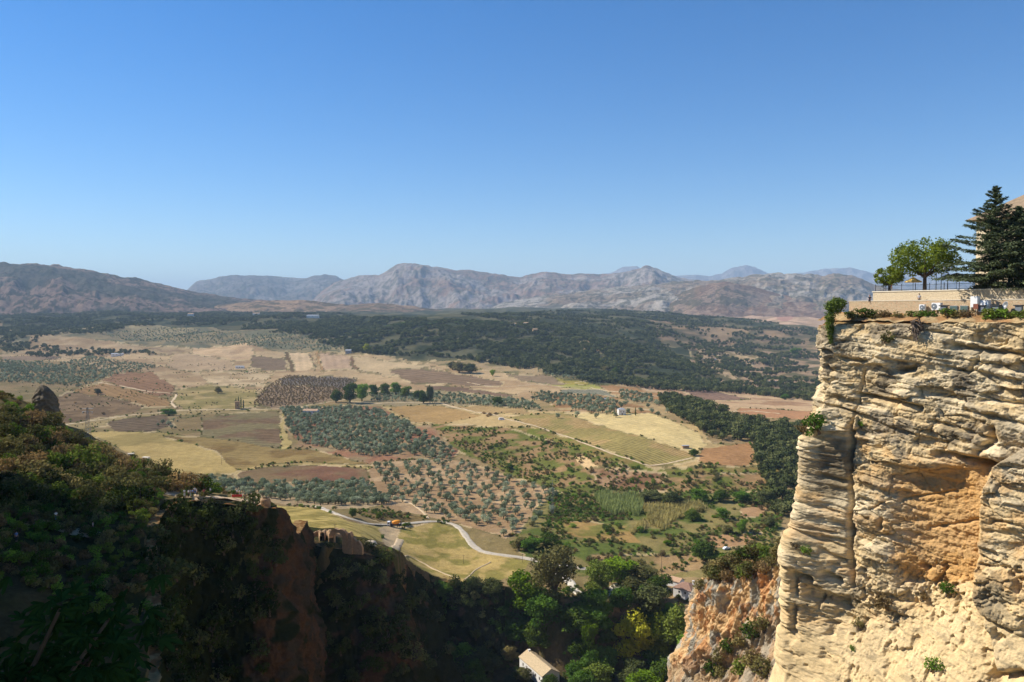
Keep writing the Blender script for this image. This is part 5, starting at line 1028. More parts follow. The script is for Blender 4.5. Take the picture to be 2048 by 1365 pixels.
def crag(name, label, cat, loc, prof, seed, mat, k=.22):
    """rough standing rock: prof = (height, radius x, radius y)"""
    pr = np.array(prof, float); hs = np.arange(pr[0, 0], pr[-1, 0], .22); th = np.linspace(0, 2 * math.pi, 72); TH, HS = np.meshgrid(th, hs)
    rx = np.interp(HS, pr[:, 0], pr[:, 1]); ry = np.interp(HS, pr[:, 0], pr[:, 2]); nz = 1 + k * (fbm(np.cos(TH) * 2 + 5, np.sin(TH) * 2 + HS / 1.4, 5, seed, .6) - .5) * 2
    V = np.stack([rx * np.cos(TH) * nz, ry * np.sin(TH) * nz, HS + (nz - 1)], -1); me = mesh_np(name, V.reshape(-1, 3), grid_faces(*TH.shape), mat, True); return tag(link(name, me, None, loc), label, cat)
pt = at(88, 828, 100); crag('ruined_tower', 'tall weathered stump of masonry on the crest of the near slope', 'ruin', pt - Vector((0, 0, 2)), [(0, 4.8, 4), (3, 4.2, 3.6), (6, 3.6, 3), (8.5, 2.8, 2.2), (10.2, 1.7, 1.4), (10.9, .8, .6), (11.1, .1, .1)], 3, simple('tower_stone', C(104, 92, 72), .95, .35, 1.5, bump=.3), .34)
pt = at(531, 1014, 150); crag('ruined_turret', 'square stub of masonry at the very tip of the lookout crag', 'ruin', pt - Vector((0, 0, 1)), [(0, 1.3, 1.2), (2, 1.3, 1.2), (3.0, 1.15, 1.0), (3.2, .1, .1)], 5, M_stone, .1)
M_red = simple('red_crag', C(150, 92, 60), .95, .35, .5, bump=.5)
q = MB(); p = at(262, 910, 150); q.box((p.x, p.y, p.z + 1.1), (5.5, 3.5, .4), .3); q.box((p.x, p.y, p.z + .2), (4.6, 2.8, 1.6), .3); tag(q.build('concrete_hut', M_conc), 'smaller flat concrete roof poking out of the near slope bushes', 'hut')
q = MB(); p = at(292, 918, 150); q.box((p.x, p.y, p.z + 1.3), (6.5, 4, .4), -.3); q.box((p.x, p.y, p.z + .2), (5.4, 3.2, 1.9), -.3); q.box((p.x + 1.5, p.y - 3.2, p.z - .8), (4, 2, 1.2), .4); tag(q.build('concrete_platform', M_conc), 'larger broken pale concrete slab on the near slope', 'slab')
# ------------------------------------------------------------------ pylons and poles
def pylon(label, px, py0, py1, ymin):
    p = at(px, py0, ymin); h = (py0 - py1) * p.y / F; e = empty('pylon', p); tag(e, label, 'pylon'); q = MB()
    w = .75
    for sx in (-1, 1):
        for sy in (-1, 1): q.tube((sx * w, sy * w, -.5), (sx * .15, sy * .15, h), .06, .05, 4)
    for k in range(9):
        a, b = k / 9 * h, (k + 1) / 9 * h; wa, wb = w + (.15 - w) * k / 9, w + (.15 - w) * (k + 1) / 9
        for s in (-1, 1): q.tube((-wa, s * wa, a), (wb, s * wb, b), .035, seg=4); q.tube((s * wa, wa, a), (s * wb, -wb, b), .035, seg=4)
    q.build('lattice', M_steel, e)
    for z in (h * .86, h * .96): q = MB(); q.tube((-1.6, 0, z), (1.6, 0, z), .06, seg=4); q.build('crossarm', M_steel, e)
    for x in (-1.5, 0, 1.5): q = MB(); q.cone((x, 0, h * .86 - .3), .1, .1, .5, 6); q.build('insulator', M_white, e)
pylon('steel lattice pylon on the left slope before the dark fields', 176, 877, 815, 150); pylon('tall thin lattice pylon between the olive slope and the thicket', 1105, 1030, 958, 380)
M_pole = simple('weathered_pole', (.10, .08, .06), .9, .2, 3)
for px, py0, py1, ym, lab in [(342, 945, 920, 200, 'wooden pole at the edge of the tan field by the near slope'), (613, 1062, 1042, 300, 'short pole in the yellow field left of the truck'), (670, 1070, 1048, 300, 'pole rising behind the ruined wall'), (800, 1113, 1092, 300, 'pole where the footpath enters the meadow'), (927, 1128, 1110, 300, 'pole in the middle of the meadow'), (1045, 1125, 1108, 300, 'pole beside the white road near the eucalyptus'), (1323, 1150, 1105, 300, 'tall thin pole on the grassy terraces'), (443, 930, 905, 500, 'pole on the brown field above the oval')]:
    p = at(px, py0, ym); h = (py0 - py1) * p.y / F; q = MB(); q.tube((0, 0, -.4), (0, 0, h), .11, .07); q.tube((-.6, 0, h - .4), (.6, 0, h - .4), .05); o = q.build('utility_pole', M_pole); o.location = p; tag(o, lab, 'pole')
q = MB(); p = at(1170, 1202, 300); q.tube((0, 0, 0), (0, 0, 7), .09, .06); q.box((.4, 0, 7), (.9, .2, .12)); o = q.build('street_lamp', M_steel); o.location = p; tag(o, 'thin street lamp on the shaded bend of the lower road', 'lamp')
# ------------------------------------------------------------------ vehicles
M_orange = simple('orange_drum', (.80, .30, .02), .45, .08, 1); M_rub = simple('rubber', (.02, .02, .02), .9, .1, 3); M_car = simple('white_paint', (.72, .73, .75), .35, .03, 1, spec=.5); M_glass = simple('dark_glass', (.02, .025, .03), .1, .05, 1, spec=.6); M_chas = simple('chassis', (.04, .04, .045), .7, .1, 2)
def wheel(e, x, y, r, w):
    q = MB(); q.cone((x, y, r), r, r, w, 18, rot=Matrix.Rotation(math.pi / 2, 4, 'X')); o = q.build('wheel', M_rub, e); q = MB(); q.cone((x, y + (.5 if y > 0 else -.5) * w * 1.04, r), r * .5, r * .45, .06, 12, rot=Matrix.Rotation(math.pi / 2, 4, 'X')); q.build('rim', M_steel, o)
pT = at(789, 1055, 380); e = empty('mixer_truck', (pT.x, pT.y, pT.z + .4), .06); tag(e, 'concrete mixer truck with a white cab and orange drum parked on the dirt', 'truck')
q = MB(); q.box((0, 0, .95), (7.8, .9, .3)); q.box((.8, 0, 1.2), (5.6, 2.1, .15)); q.build('chassis', M_chas, e)
q = MB(); q.prism([(-4.3, -1.2, .6), (-4.3, -1.2, 1.6), (-4.1, -1.2, 2.9), (-2.5, -1.2, 3.0), (-2.4, -1.2, .6)], (0, 2.4, 0)); cab = q.build('cab', M_car, e)
q = MB(); q.prism([(-4.33, -1.0, 1.75), (-4.17, -1.0, 2.7), (-4.1, -1.0, 2.7), (-4.2, -1.0, 1.75)], (0, 2.0, 0)); q.build('windscreen', M_glass, cab)
for s in (-1, 1): q = MB(); q.box((-3.4, s * 1.21, 2.2), (1.1, .04, .75)); q.build('side_window', M_glass, cab)
def lathe(prof, M4, mat, name, parent):
    th = np.linspace(0, 2 * math.pi, 25); V = np.array([[M4 @ Vector((x, r * math.cos(t), r * math.sin(t))) for t in th] for x, r in prof]); return link(name, mesh_np(name, V.reshape(-1, 3), grid_faces(len(prof), 25), mat, True), parent)
lathe([(-2.3, .05), (-2.3, .8), (-1.2, 1.15), (.3, 1.25), (1.6, 1.05), (2.8, .5), (2.9, .3), (2.9, .05)], Matrix.Translation((.9, 0, 2.45)) @ Matrix.Rotation(-.16, 4, 'Y'), M_orange, 'drum', e)
q = MB(); q.box((-2.0, 0, 2.0), (.5, 2.2, 1.8)); q.build('water_tank', M_chas, e); q = MB(); q.prism([(3.4, -.9, 1.0), (4.1, -.9, 1.0), (4.0, -.9, 3.4), (3.6, -.9, 3.4)], (0, 1.8, 0)); q.build('hopper', M_chas, e)
for x in (-3.3, -1.6, 1.9, 3.1):
    for s in (-1, 1): wheel(e, x, s * 1.05, .5, .35)
def car(name, label, loc, rz, L, W, H, van, mat, cat):
    e = empty(name, loc, rz); tag(e, label, cat); l = L / 2
    if van: body = [(-l, .3), (-l, .9), (-l + .2, 1.9 * H / 2), (-l + .6, H), (l - 1.3, H), (l - .5, H * .55), (l, H * .5), (l, .3)]
    else: body = [(-l, .3), (-l, H * .62), (-l + .5, H * .66), (-l + 1.1, H), (l - 1.9, H), (l - 1.1, H * .64), (l - .1, H * .52), (l, .3)]
    q = MB(); q.prism([(x, -W / 2, z) for x, z in body], (0, W, 0)); bmesh.ops.bevel(q.bm, geom=q.bm.edges[:], offset=.07, segments=2, affect='EDGES'); b = q.build('body', mat, e)
    x0, x1 = (-l + .7, l - 1.2) if van else (-l + 1.15, l - 1.8)
    for s in (-1, 1): q = MB(); q.box(((x0 + x1) / 2, s * W / 2, H * .78), (x1 - x0, .03, H * .26)); q.build('window', M_glass, b)
    q = MB(); q.prism([(l - 1.85 if not van else l - 1.28, -W / 2 + .15, H * .96), (l - 1.1 if not van else l - .6, -W / 2 + .15, H * .66), (l - 1.07 if not van else l - .57, -W / 2 + .15, H * .70), (l - 1.8 if not van else l - 1.22, -W / 2 + .15, H * .99)], (0, W - .3, 0)); q.build('windscreen', M_glass, b)
    for x in (-l + .8, l - .8):
        for s in (-1, 1): wheel(e, x, s * (W / 2 - .1), .33, .22)
    return e
car('parked_car', 'white car parked on the ochre plot near the great cliff', at(1453, 1100, 330), .4, 4.3, 1.75, 1.45, False, M_car, 'car')
car('camper_van', 'white camper van on the track beside the vineyard stones', at(1003, 841, 600), .25, 6.2, 2.2, 2.7, True, M_car, 'van')
# heap of brush and pale boulders beside the van
for k, (px, py, s) in enumerate([(968, 829, 2.4), (980, 832, 2.8), (992, 830, 2.2), (975, 834, 2.0)]):
    o = link('shrub', shrub_m[2], None, at(px, py, 600)); o.scale = (s, s, s * .8); tag(o, 'grey brushwood heap beside the camper van', 'shrub', 'brushwood beside the van')
p = at(741, 1092, 250); crag('boulder', 'big pale boulder between the ruined gate and the dirt yard', 'boulder', p, [(-.5, 2.6, 1.8), (.6, 2.4, 1.7), (1.5, 1.6, 1.2), (2.0, .1, .1)], 21, simple('pale_rock', C(222, 200, 168), .95, .1, 1))
# ------------------------------------------------------------------ people
M_skin = simple('skin', (.45, .27, .19), .6, .08, 4)
def cloth(name, c): return simple(name, c, .9, .1, 4)
CL = {'white': cloth('white_cloth', (.72, .72, .72)), 'blue': cloth('blue_cloth', (.12, .22, .45)), 'dark': cloth('dark_cloth', (.03, .03, .04)), 'red': cloth('red_cloth', (.50, .05, .05)), 'grey': cloth('grey_cloth', (.42, .42, .44)), 'hair': cloth('dark_hair', (.03, .02, .015)), 'ginger': cloth('ginger_hair', (.40, .14, .05)), 'green': cloth('green_cloth', (.12, .2, .1))}
def skin_mesh(name, joints, edges, mat, root=0, sub=1):
    me = bpy.data.meshes.new(name); me.from_pydata([j[:3] for j in joints], edges, []); me.materials.append(mat)
    o = bpy.data.objects.new(name, me); COL.objects.link(o); sk = o.modifiers.new('skin', 'SKIN'); sk.use_smooth_shade = True
    for i, j in enumerate(joints):
        v = me.skin_vertices[0].data[i]; v.radius = (j[3], j[4] if len(j) > 4 else j[3]); v.use_root = (i == root)
    sb = o.modifiers.new('sub', 'SUBSURF'); sb.levels = sb.render_levels = sub
    dg = bpy.context.evaluated_depsgraph_get(); m2 = bpy.data.meshes.new_from_object(o.evaluated_get(dg)); bpy.data.objects.remove(o)
    m2.name = name; m2.materials.clear(); m2.materials.append(mat); return m2
PM = {}
def person_meshes(pose):
    if pose in PM: return PM[pose]
    st = pose in ('stride',); sit = pose == 'sit'
    if sit: hip, kn = .12, [(-.11, -.42, .16), (.11, -.44, .16)]; ft = [(-.11, -.45, -.28), (.11, -.48, -.28)]; to = [(-.11, -.6, -.33), (.11, -.62, -.33)]
    else:
        a = .2 if st else .02; hip = .92; kn = [(-.1, -a, .5), (.1, a * .6, .5)]; ft = [(-.1, -a * 1.1, .08), (.1, a * 1.5, .10)]; to = [(-.1, -a - .16, .03), (.1, a * 1.3 - .12, .04)]
    h = hip
    arms = {'stand': [((-.24, 0, h + .26), (-.25, -.05, h - .02)), ((.24, 0, h + .26), (.25, -.05, h - .02))], 'stride': [((-.25, .1, h + .26), (-.25, -.05, h + .02)), ((.25, -.08, h + .28), (.22, -.26, h + .1))], 'point': [((-.24, 0, h + .26), (-.22, -.2, h + .2)), ((.3, -.22, h + .5), (.32, -.5, h + .55))], 'sit': [((-.25, -.05, h + .28), (-.16, -.3, h + .12)), ((.25, -.05, h + .28), (.16, -.3, h + .12))]}[pose]
    J = [(0, 0, h, .15, .11), (0, 0, h + .25, .14, .10), (0, 0, h + .48, .17, .10), (0, 0, h + .58, .055), (0, -.01, h + .66, .085, .10), (0, -.01, h + .76, .08, .095)]; E = [(0, 1), (1, 2), (2, 3), (3, 4), (4, 5)]
    for s, (k, f, t) in zip((-1, 1), zip(kn, ft, to)):
        i = len(J); J += [(s * .1, 0, h - .06, .085), (*k, .06), (*f, .042), (*t, .035)]; E += [(0, i), (i, i + 1), (i + 1, i + 2), (i + 2, i + 3)]
    for s, (el, wr) in zip((-1, 1), arms):
        i = len(J); w = Vector(wr); d = (w - Vector(el)).normalized(); hd = w + d * .09
        J += [(s * .18, 0, h + .49, .055), (*el, .042), (*wr, .03), (*hd, .034, .02)]; E += [(2, i), (i, i + 1), (i + 1, i + 2), (i + 2, i + 3)]
        for fi in range(5):
            side = Vector((s * -.02 if fi == 4 else 0, 0, 0)); off = Vector((0, (fi - 1.5) * .018, 0)) if fi < 4 else Vector((0, -.045, .03)); tip = hd + off * 1.3 + d * (.065 if fi < 4 else .03) + side
            J += [(*tip, .009)]; E += [(i + 3, len(J) - 1)]
    body = skin_mesh('body', J, E, M_skin)
    shirt = skin_mesh('shirt', [(0, 0, h - .02, .17, .13), (0, 0, h + .25, .16, .12), (0, 0, h + .47, .185, .115), (0, 0, h + .53, .07)] + [v for s, (el, wr) in zip((-1, 1), arms) for v in ((s * .18, 0, h + .49, .07), (el[0], el[1], el[2], .058))], [(0, 1), (1, 2), (2, 3), (2, 4), (4, 5), (2, 6), (6, 7)], M_skin)
    legs = skin_mesh('trousers', [(0, 0, h + .02, .16, .125)] + [v for s, k, f in zip((-1, 1), kn, ft) for v in ((s * .1, 0, h - .08, .10), (*k, .075), (f[0], f[1], f[2] + .04, .06))], [(0, 1), (1, 2), (2, 3), (0, 4), (4, 5), (5, 6)], M_skin)
    hair = MB(); hair.ball((0, .015, h + .775), .108, (.9, 1.05, 1.0)); hm = hair.mesh('hair', CL['hair'], True)
    face = MB(); face.ball((0, -.115, h + .71), .02); face.ball((-.035, -.1, h + .74), .012); face.ball((.035, -.1, h + .74), .012); face.box((0, -.108, h + .665), (.045, .02, .01)); face.ball((-.09, 0, h + .71), .022); face.ball((.09, 0, h + .71), .022)
    bm_ = bmesh.new(); bm_.from_mesh(body); fm = face.mesh('f', M_skin); bm_.from_mesh(fm); bm_.to_mesh(body); bm_.free()
    PM[pose] = (body, shirt, legs, hm); return PM[pose]
_var = {}
def person(loc, rz, pose, top, low, label, hair='hair', h=1.0):
    e = empty('person', loc, rz); e.scale = (h,) * 3; tag(e, label, 'person'); b, s, l, hm = person_meshes(pose)
    for nm, me, m_ in (('body', b, None), ('shirt', s, CL[top]), ('trousers', l, CL[low]), ('hair', hm, CL[hair])):
        key = (pose, nm, m_.name if m_ else '');
        if key not in _var:
            c = me.copy(); c.name = nm
            if m_: c.materials.clear(); c.materials.append(m_)
            _var[key] = c
        link(nm, _var[key], e)
    return e
for px, py, rz, pose, top, low, lab in [(369, 997, .4, 'stand', 'white', 'white', 'person in white at the left end of the group on the lookout path'), (377, 1000, 2.2, 'stand', 'white', 'dark', 'person in a white shirt and dark trousers, second in the group'), (381, 1001, 1.0, 'stride', 'grey', 'grey', 'person in grey stepping forward in the group'),
    (386, 1004, 2.8, 'stand', 'blue', 'dark', 'person in a blue shirt nearest the drop'), (390, 992, .2, 'stand', 'white', 'blue', 'person in a white top standing behind the group'), (394, 1003, -1, 'stand', 'grey', 'dark', 'person in grey top at the right of the group'), (408, 998, .6, 'point', 'red', 'dark', 'person in a dark red top walking apart from the group'), (421, 993, -.5, 'stand', 'white', 'dark', 'person in white with black shorts at the right end of the path group'),
    (474, 996, 1.4, 'stand', 'white', 'dark', 'left one of two people in white behind the red banner'), (479, 996, -1.2, 'stand', 'white', 'grey', 'right one of two people in white behind the red banner'), (490, 1001, .5, 'stand', 'green', 'dark', 'person in dark green leaning by the banner'), (507, 1012, 1.6, 'stand', 'dark', 'dark', 'person in black near the turret stub'), (511, 1012, -.6, 'sit', 'white', 'grey', 'person in white sitting near the turret stub'),
    (112, 1046, .8, 'stride', 'white', 'blue', 'person in white walking the shaded path on the far left'), (186, 1066, 2, 'stand', 'grey', 'dark', 'person in grey in the shade lower on the path'), (33, 1085, 1, 'stand', 'blue', 'dark', 'person almost lost in deep shade at far left'),
    (625, 1084, .3, 'stand', 'red', 'dark', 'person in red inside the ruined enclosure')]:
    p = at(px, py, 100); person(p + Vector((0, 0, .32 if py < 1080 else .1)), rz, pose, top, low, lab, h=1.05)
p = at(474, 1001, 100); e = empty('banner_barrier', p + Vector((0, 0, .3)), .15); tag(e, 'red fabric barrier set up on the lookout', 'barrier')
for x in (-1.3, 1.3): q = MB(); q.tube((x, 0, 0), (x, 0, 1.25), .04); q.build('post', CL['white'], e)
q = MB(); q.box((0, 0, .72), (2.6, .05, .62)); q.build('panel', CL['red'], e)

# ------------------------------------------------------------------ the terrace on the great cliff
T_ = Vector((.5, -.866, 0)); N_ = Vector((-.866, -.5, 0)); O_ = Vector((63.8, 141, 0)); RZ = math.atan2(T_.y, T_.x)
def TW(px, off=0.0, z=0.0):
    """point `off` metres in front of the upper wall line, where the plane meets a photograph column"""
    b = O_ + N_ * off; k = (px - 1024) / F * .9995; s = (k * b.y - b.x) / (T_.x - k * T_.y); v = b + T_ * s; return Vector((v.x, v.y, z))
def stone_mat(name, c1, c2, c3, sc):
    m, nt, out = new_mat(name); g = N(nt, 'ShaderNodeNewGeometry'); mp = N(nt, 'ShaderNodeMapping'); mp.inputs['Scale'].default_value = (sc, sc, sc * 2.1); nt.links.new(g.outputs['Position'], mp.inputs['Vector'])
    v = N(nt, 'ShaderNodeTexVoronoi'); nt.links.new(mp.outputs[0], v.inputs['Vector']); ve = N(nt, 'ShaderNodeTexVoronoi', feature='DISTANCE_TO_EDGE'); nt.links.new(mp.outputs[0], ve.inputs['Vector'])
    sp = N(nt, 'ShaderNodeSeparateColor'); nt.links.new(v.outputs['Color'], sp.inputs[0]); c = mixc(nt, sp.outputs[0], c1, c2); c = mixc(nt, maprange(nt, sp.outputs[1], .7, 1, 0, .8), c, c3)
    c = mixc(nt, maprange(nt, ve.outputs['Distance'], 0, .09, .8, 0), c, tuple(q * .35 for q in c1)); b = N(nt, 'ShaderNodeBsdfPrincipled', Roughness=.95); b.inputs['Specular IOR Level'].default_value = .1
    nt.links.new(c, b.inputs['Base Color']); bp = N(nt, 'ShaderNodeBump', Strength=.6, Distance=.05); nt.links.new(maprange(nt, ve.outputs['Distance'], 0, .1, 0, 1), bp.inputs['Height']); nt.links.new(bp.outputs[0], b.inputs['Normal']); nt.links.new(b.outputs[0], out.inputs['Surface']); return m
M_wall = stone_mat('coursed_stone', C(226, 206, 170), C(212, 186, 148), C(196, 172, 140), 1.6); M_wall2 = stone_mat('rubble_wall', C(206, 184, 148), C(180, 152, 116), C(216, 160, 118), 1.25); M_cope = simple('coping', C(222, 206, 178), .9, .1, 1)
def along(q, s0, s1, off0, off1, z0, z1):
    a = O_ + T_ * s0 + N_ * off0; q.prism([(a + Vector((0, 0, z0))), (a + N_ * (off1 - off0) + Vector((0, 0, z0))), (a + N_ * (off1 - off0) + Vector((0, 0, z1))), (a + Vector((0, 0, z1)))], T_ * (s1 - s0))
e = empty('terrace_wall', O_); tag(e, 'upper pale coursed stone wall holding up the viewing terrace', 'wall')
def attach(o, par): o.parent = par; o.matrix_parent_inverse = Matrix.Translation(par.location).inverted(); return o
q = MB(); along(q, 0, 36, -.5, 0, -2, 3.1); attach(q.build('masonry', M_wall), e); q = MB(); along(q, -.1, 36, -.6, .1, 3.1, 3.25); attach(q.build('coping', M_cope), e)
q = MB(); along(q, 0, .5, -18, -.5, -2, 3.1); attach(q.build('return_wall', M_wall), e)
q = MB(); along(q, .5, 36, -30, -.5, -3, 3.0); tag(q.build('terrace_floor', M_conc), kind='structure'); q = MB(); along(q, -3.4, 34, 0, 1.5, -3, .9); tag(q.build('walkway', M_conc), kind='structure')
e = empty('lower_wall', O_ + N_ * 1.8); tag(e, 'lower rubble stone wall below the terrace walkway', 'wall')
q = MB(); along(q, -3.4, 34, 1.5, 1.9, -3, 1.5); attach(q.build('masonry', M_wall2), e); q = MB(); along(q, -3.5, 34, 1.45, 1.95, 1.5, 1.6); attach(q.build('coping', M_cope), e)
# sloping earth between the wall and the brow
ss = np.arange(-7, 36, .35); tt = np.linspace(0, 1, 26); S_, Tt = np.meshgrid(ss, tt, indexing='ij'); wd = np.interp(S_, A(-7, -3, 0, 25, 36), A(4.2, 4.8, 4.9, 3.0, 3.0)); off = 1.7 + Tt * wd
zz = -.6 - 1.3 * Tt ** 1.3 + (fbm(S_ / 1.4, off / 1.4, 4, 201) - .5) * .8; ex = O_.x + T_.x * S_ + N_.x * off; ey = O_.y + T_.y * S_ + N_.y * off
f = sstep(.42, .58, fbm(S_ / 2.2, off / 1.5, 4, 202))[..., None]; tn = np.array(C(180, 152, 108)) * (1 - f) + C(164, 124, 82) * f
tag(link('earth_bank', mesh_np('earth_bank', np.stack([ex, ey, zz], -1).reshape(-1, 3), grid_faces(*S_.shape), attr_mat('earth', ((.5, .15), (3, .2)), bump=.15, bump_scale=2), True, [('tone', 'FLOAT_COLOR', tn.reshape(-1, 3))])), kind='structure')
def bank_z(p): d = Vector((p.x, p.y, 0)) - O_; s, o = d.dot(T_), d.dot(N_); w = float(np.interp(s, [-7, -3, 0, 25, 36], [4.2, 4.8, 4.9, 3, 3])); t = min(max((o - 1.7) / w, 0), 1.3); return -.6 - 1.3 * t ** 1.3
# railing
M_iron = simple('black_iron', (.025, .025, .028), .5, .1, 3); fe = empty('railing', O_ + Vector((0, 0, 3.25))); tag(fe, 'thin black iron railing on top of the terrace wall', 'railing')
q = MB()
for z in (3.4, 4.2): a = O_ + T_ * .3 - N_ * .25; q.tube(a + Vector((0, 0, z)), a + T_ * 30 + Vector((0, 0, z)), .03, seg=4)
attach(q.build('rails', M_iron), fe); q = MB()
for k in range(150): a = O_ + T_ * (.3 + k * .2) - N_ * .25; q.tube(a + Vector((0, 0, 3.3)), a + Vector((0, 0, 4.2)), .014, seg=4)
attach(q.build('bars', M_iron), fe)
for k in range(13): q = MB(); a = O_ + T_ * (.3 + k * 2.5) - N_ * .25; q.tube(a + Vector((0, 0, 3.2)), a + Vector((0, 0, 4.45)), .05, seg=6); attach(q.build('post', M_iron), fe)
bn = empty('slatted_screen', TW(1760, -.8, 3.05), RZ); tag(bn, 'grey slatted screen at the left end of the terrace', 'screen')
for k in range(5): q = MB(); q.box((0, 0, .2 + k * .22), (2.1, .06, .13)); q.build('slat', M_steel, bn)
for x in (-1, 1): q = MB(); q.box((x, 0.05, .6), (.08, .06, 1.2)); q.build('post', M_iron, bn)
# lamps
M_globe = simple('opal_globe', (.85, .85, .83), .3, .03, 1, spec=.5)
def lamp(label, px, off, h, arms):
    e = empty('street_lamp', TW(px, off, 3.0), RZ); tag(e, label, 'lamp'); q = MB(); q.tube((0, 0, 0), (0, 0, h), .06, .045); q.cone((0, 0, .25), .14, .08, .5); q.build('pole', M_iron, e)
    for x in arms:
        q = MB()
        if x: q.tube((0, 0, h - .25), (x, 0, h - .15), .03); 
        q.cone((x, 0, h - .12), .07, .1, .12); q.build('arm', M_iron, e); q = MB(); q.ball((x, 0, h + .12), .27, sub=3); q.build('globe', M_globe, e, True)
lamp('black lamp post with two white globes beside the big terrace tree', 1894, -1.6, 3.7, (-.55, .55)); lamp('black lamp post with white globes at the left terrace end', 1766, -1.5, 3.5, (-.8,)); lamp('tall lamp post with a single white globe behind the big tree crown', 1871, -6, 7.6, (0,))
lamp('short lamp post with one globe seen through the small tree', 1780, -7, 2.4, (.3,)); lamp('plain thin lamp post left of the two-globe lamp', 1881, -3, 3.5, (-.6,))
# parasols
def parasol(label, px, off, r, h, mat):
    e = empty('parasol', TW(px, off, 3.0), .4); tag(e, label, 'parasol'); q = MB(); q.tube((0, 0, 0), (0, 0, h), .035); q.build('pole', M_iron, e)
    q = MB(); n = 8; top = q.bm.verts.new((0, 0, h + .05)); m1 = [q.bm.verts.new((r * .5 * math.cos(a), r * .5 * math.sin(a), h - .38)) for a in np.arange(n) * math.pi / 4]; rim = [q.bm.verts.new((r * math.cos(a), r * math.sin(a), h - .72)) for a in np.arange(n) * math.pi / 4]; val = [q.bm.verts.new((r * math.cos(a), r * math.sin(a), h - .9)) for a in np.arange(n) * math.pi / 4]
    for i in range(n): j = (i + 1) % n; q.bm.faces.new((top, m1[i], m1[j])); q.bm.faces.new((m1[i], rim[i], rim[j], m1[j])); q.bm.faces.new((rim[i], val[i], val[j], rim[j]))
    q.build('canopy', mat, e); q = MB(); q.cone((0, 0, .06), .3, .25, .12); q.build('base', M_iron, e)
parasol('yellow parasol open on the terrace left of the big tree trunk', 1825, -2.5, 1.35, 2.6, simple('yellow_canvas', (.74, .50, .16), .9, .08, 1)); parasol('large grey parasol beneath the cedar edge', 1912, -6, 2.6, 3.2, simple('grey_canvas', (.42, .40, .38), .9, .08, 1))
# roof building behind the cedars
hb = house('terrace_building', 'cream building with a brown tiled roof behind the cedars', TW(1949, -11, 3.0) + T_ * 15 - N_ * 7, RZ, 30, 14, 12.2, 5.2, simple('cream_render', C(232, 208, 170), .9, .06, .6), simple('terrace_roof_tiles', C(140, 118, 92), .9, .35, 1.6, bump=.2),
           [('f', x, z, 1.3, 1.9) for x in (-12, -8, -4, 0, 4) for z in (2, 6, 9.6)] + [('l', y, z, 1.3, 1.9) for y in (-4, 0, 4) for z in (6, 9.6)], ('f', -13.7), hip=True, over=1.3, cat='building')
# terrace trees
def round_blobs(h, R_, z0, n, seed):
    r = np.random.default_rng(seed); out = [(0, 0, (h + z0) / 2, R_ * .5, R_ * .5, (h - z0) * .36)]
    for i in range(n):
        a = i * 2.399; v = -1 + 2 * (i + .5) / n; k = math.sqrt(max(1 - v * v, .1)); s = R_ * r.uniform(.16, .33); a += r.uniform(-.3, .3)
        out.append(((R_ - s) * k * math.cos(a), (R_ - s) * k * math.sin(a), (h + z0) / 2 + v * ((h - z0) / 2 - s * .8), s, s, s * .85))
    return out
L_elm = leaf_mat('elm_leaves', G(132, 142, 54), G(92, 110, 42), None, .35, .9)
elm = split_tree('t', 9.2, 5.6, 17, 7800, .20, 501, L_elm, .36, .72, blobs=round_blobs(9.2, 5.6, 2.3, 26, 5), tilt=.8, shell=.5, trunk_r=.032, limbs=9)
elm2 = split_tree('t', 5, 3.0, 11, 3300, .18, 502, L_elm, .3, .8, blobs=round_blobs(5, 3.0, 1.0, 16, 6), tilt=.8, shell=.5, trunk_r=.035, limbs=7)
put_tree('elm_tree', elm, TW(1848, -2.2, 3.0), 9.3, 11.6, 'large spreading green tree with a forked dark trunk on the terrace', 'tree', rz=.6); put_tree('elm_tree', elm2, TW(1778, -1.8, 3.0), 4.9, 5.8, 'small leaning green tree at the left terrace end', 'tree', rz=2.1)
L_cedar = leaf_mat('cedar_needles', G(110, 118, 84), G(78, 90, 62), None, .2, 1.2)
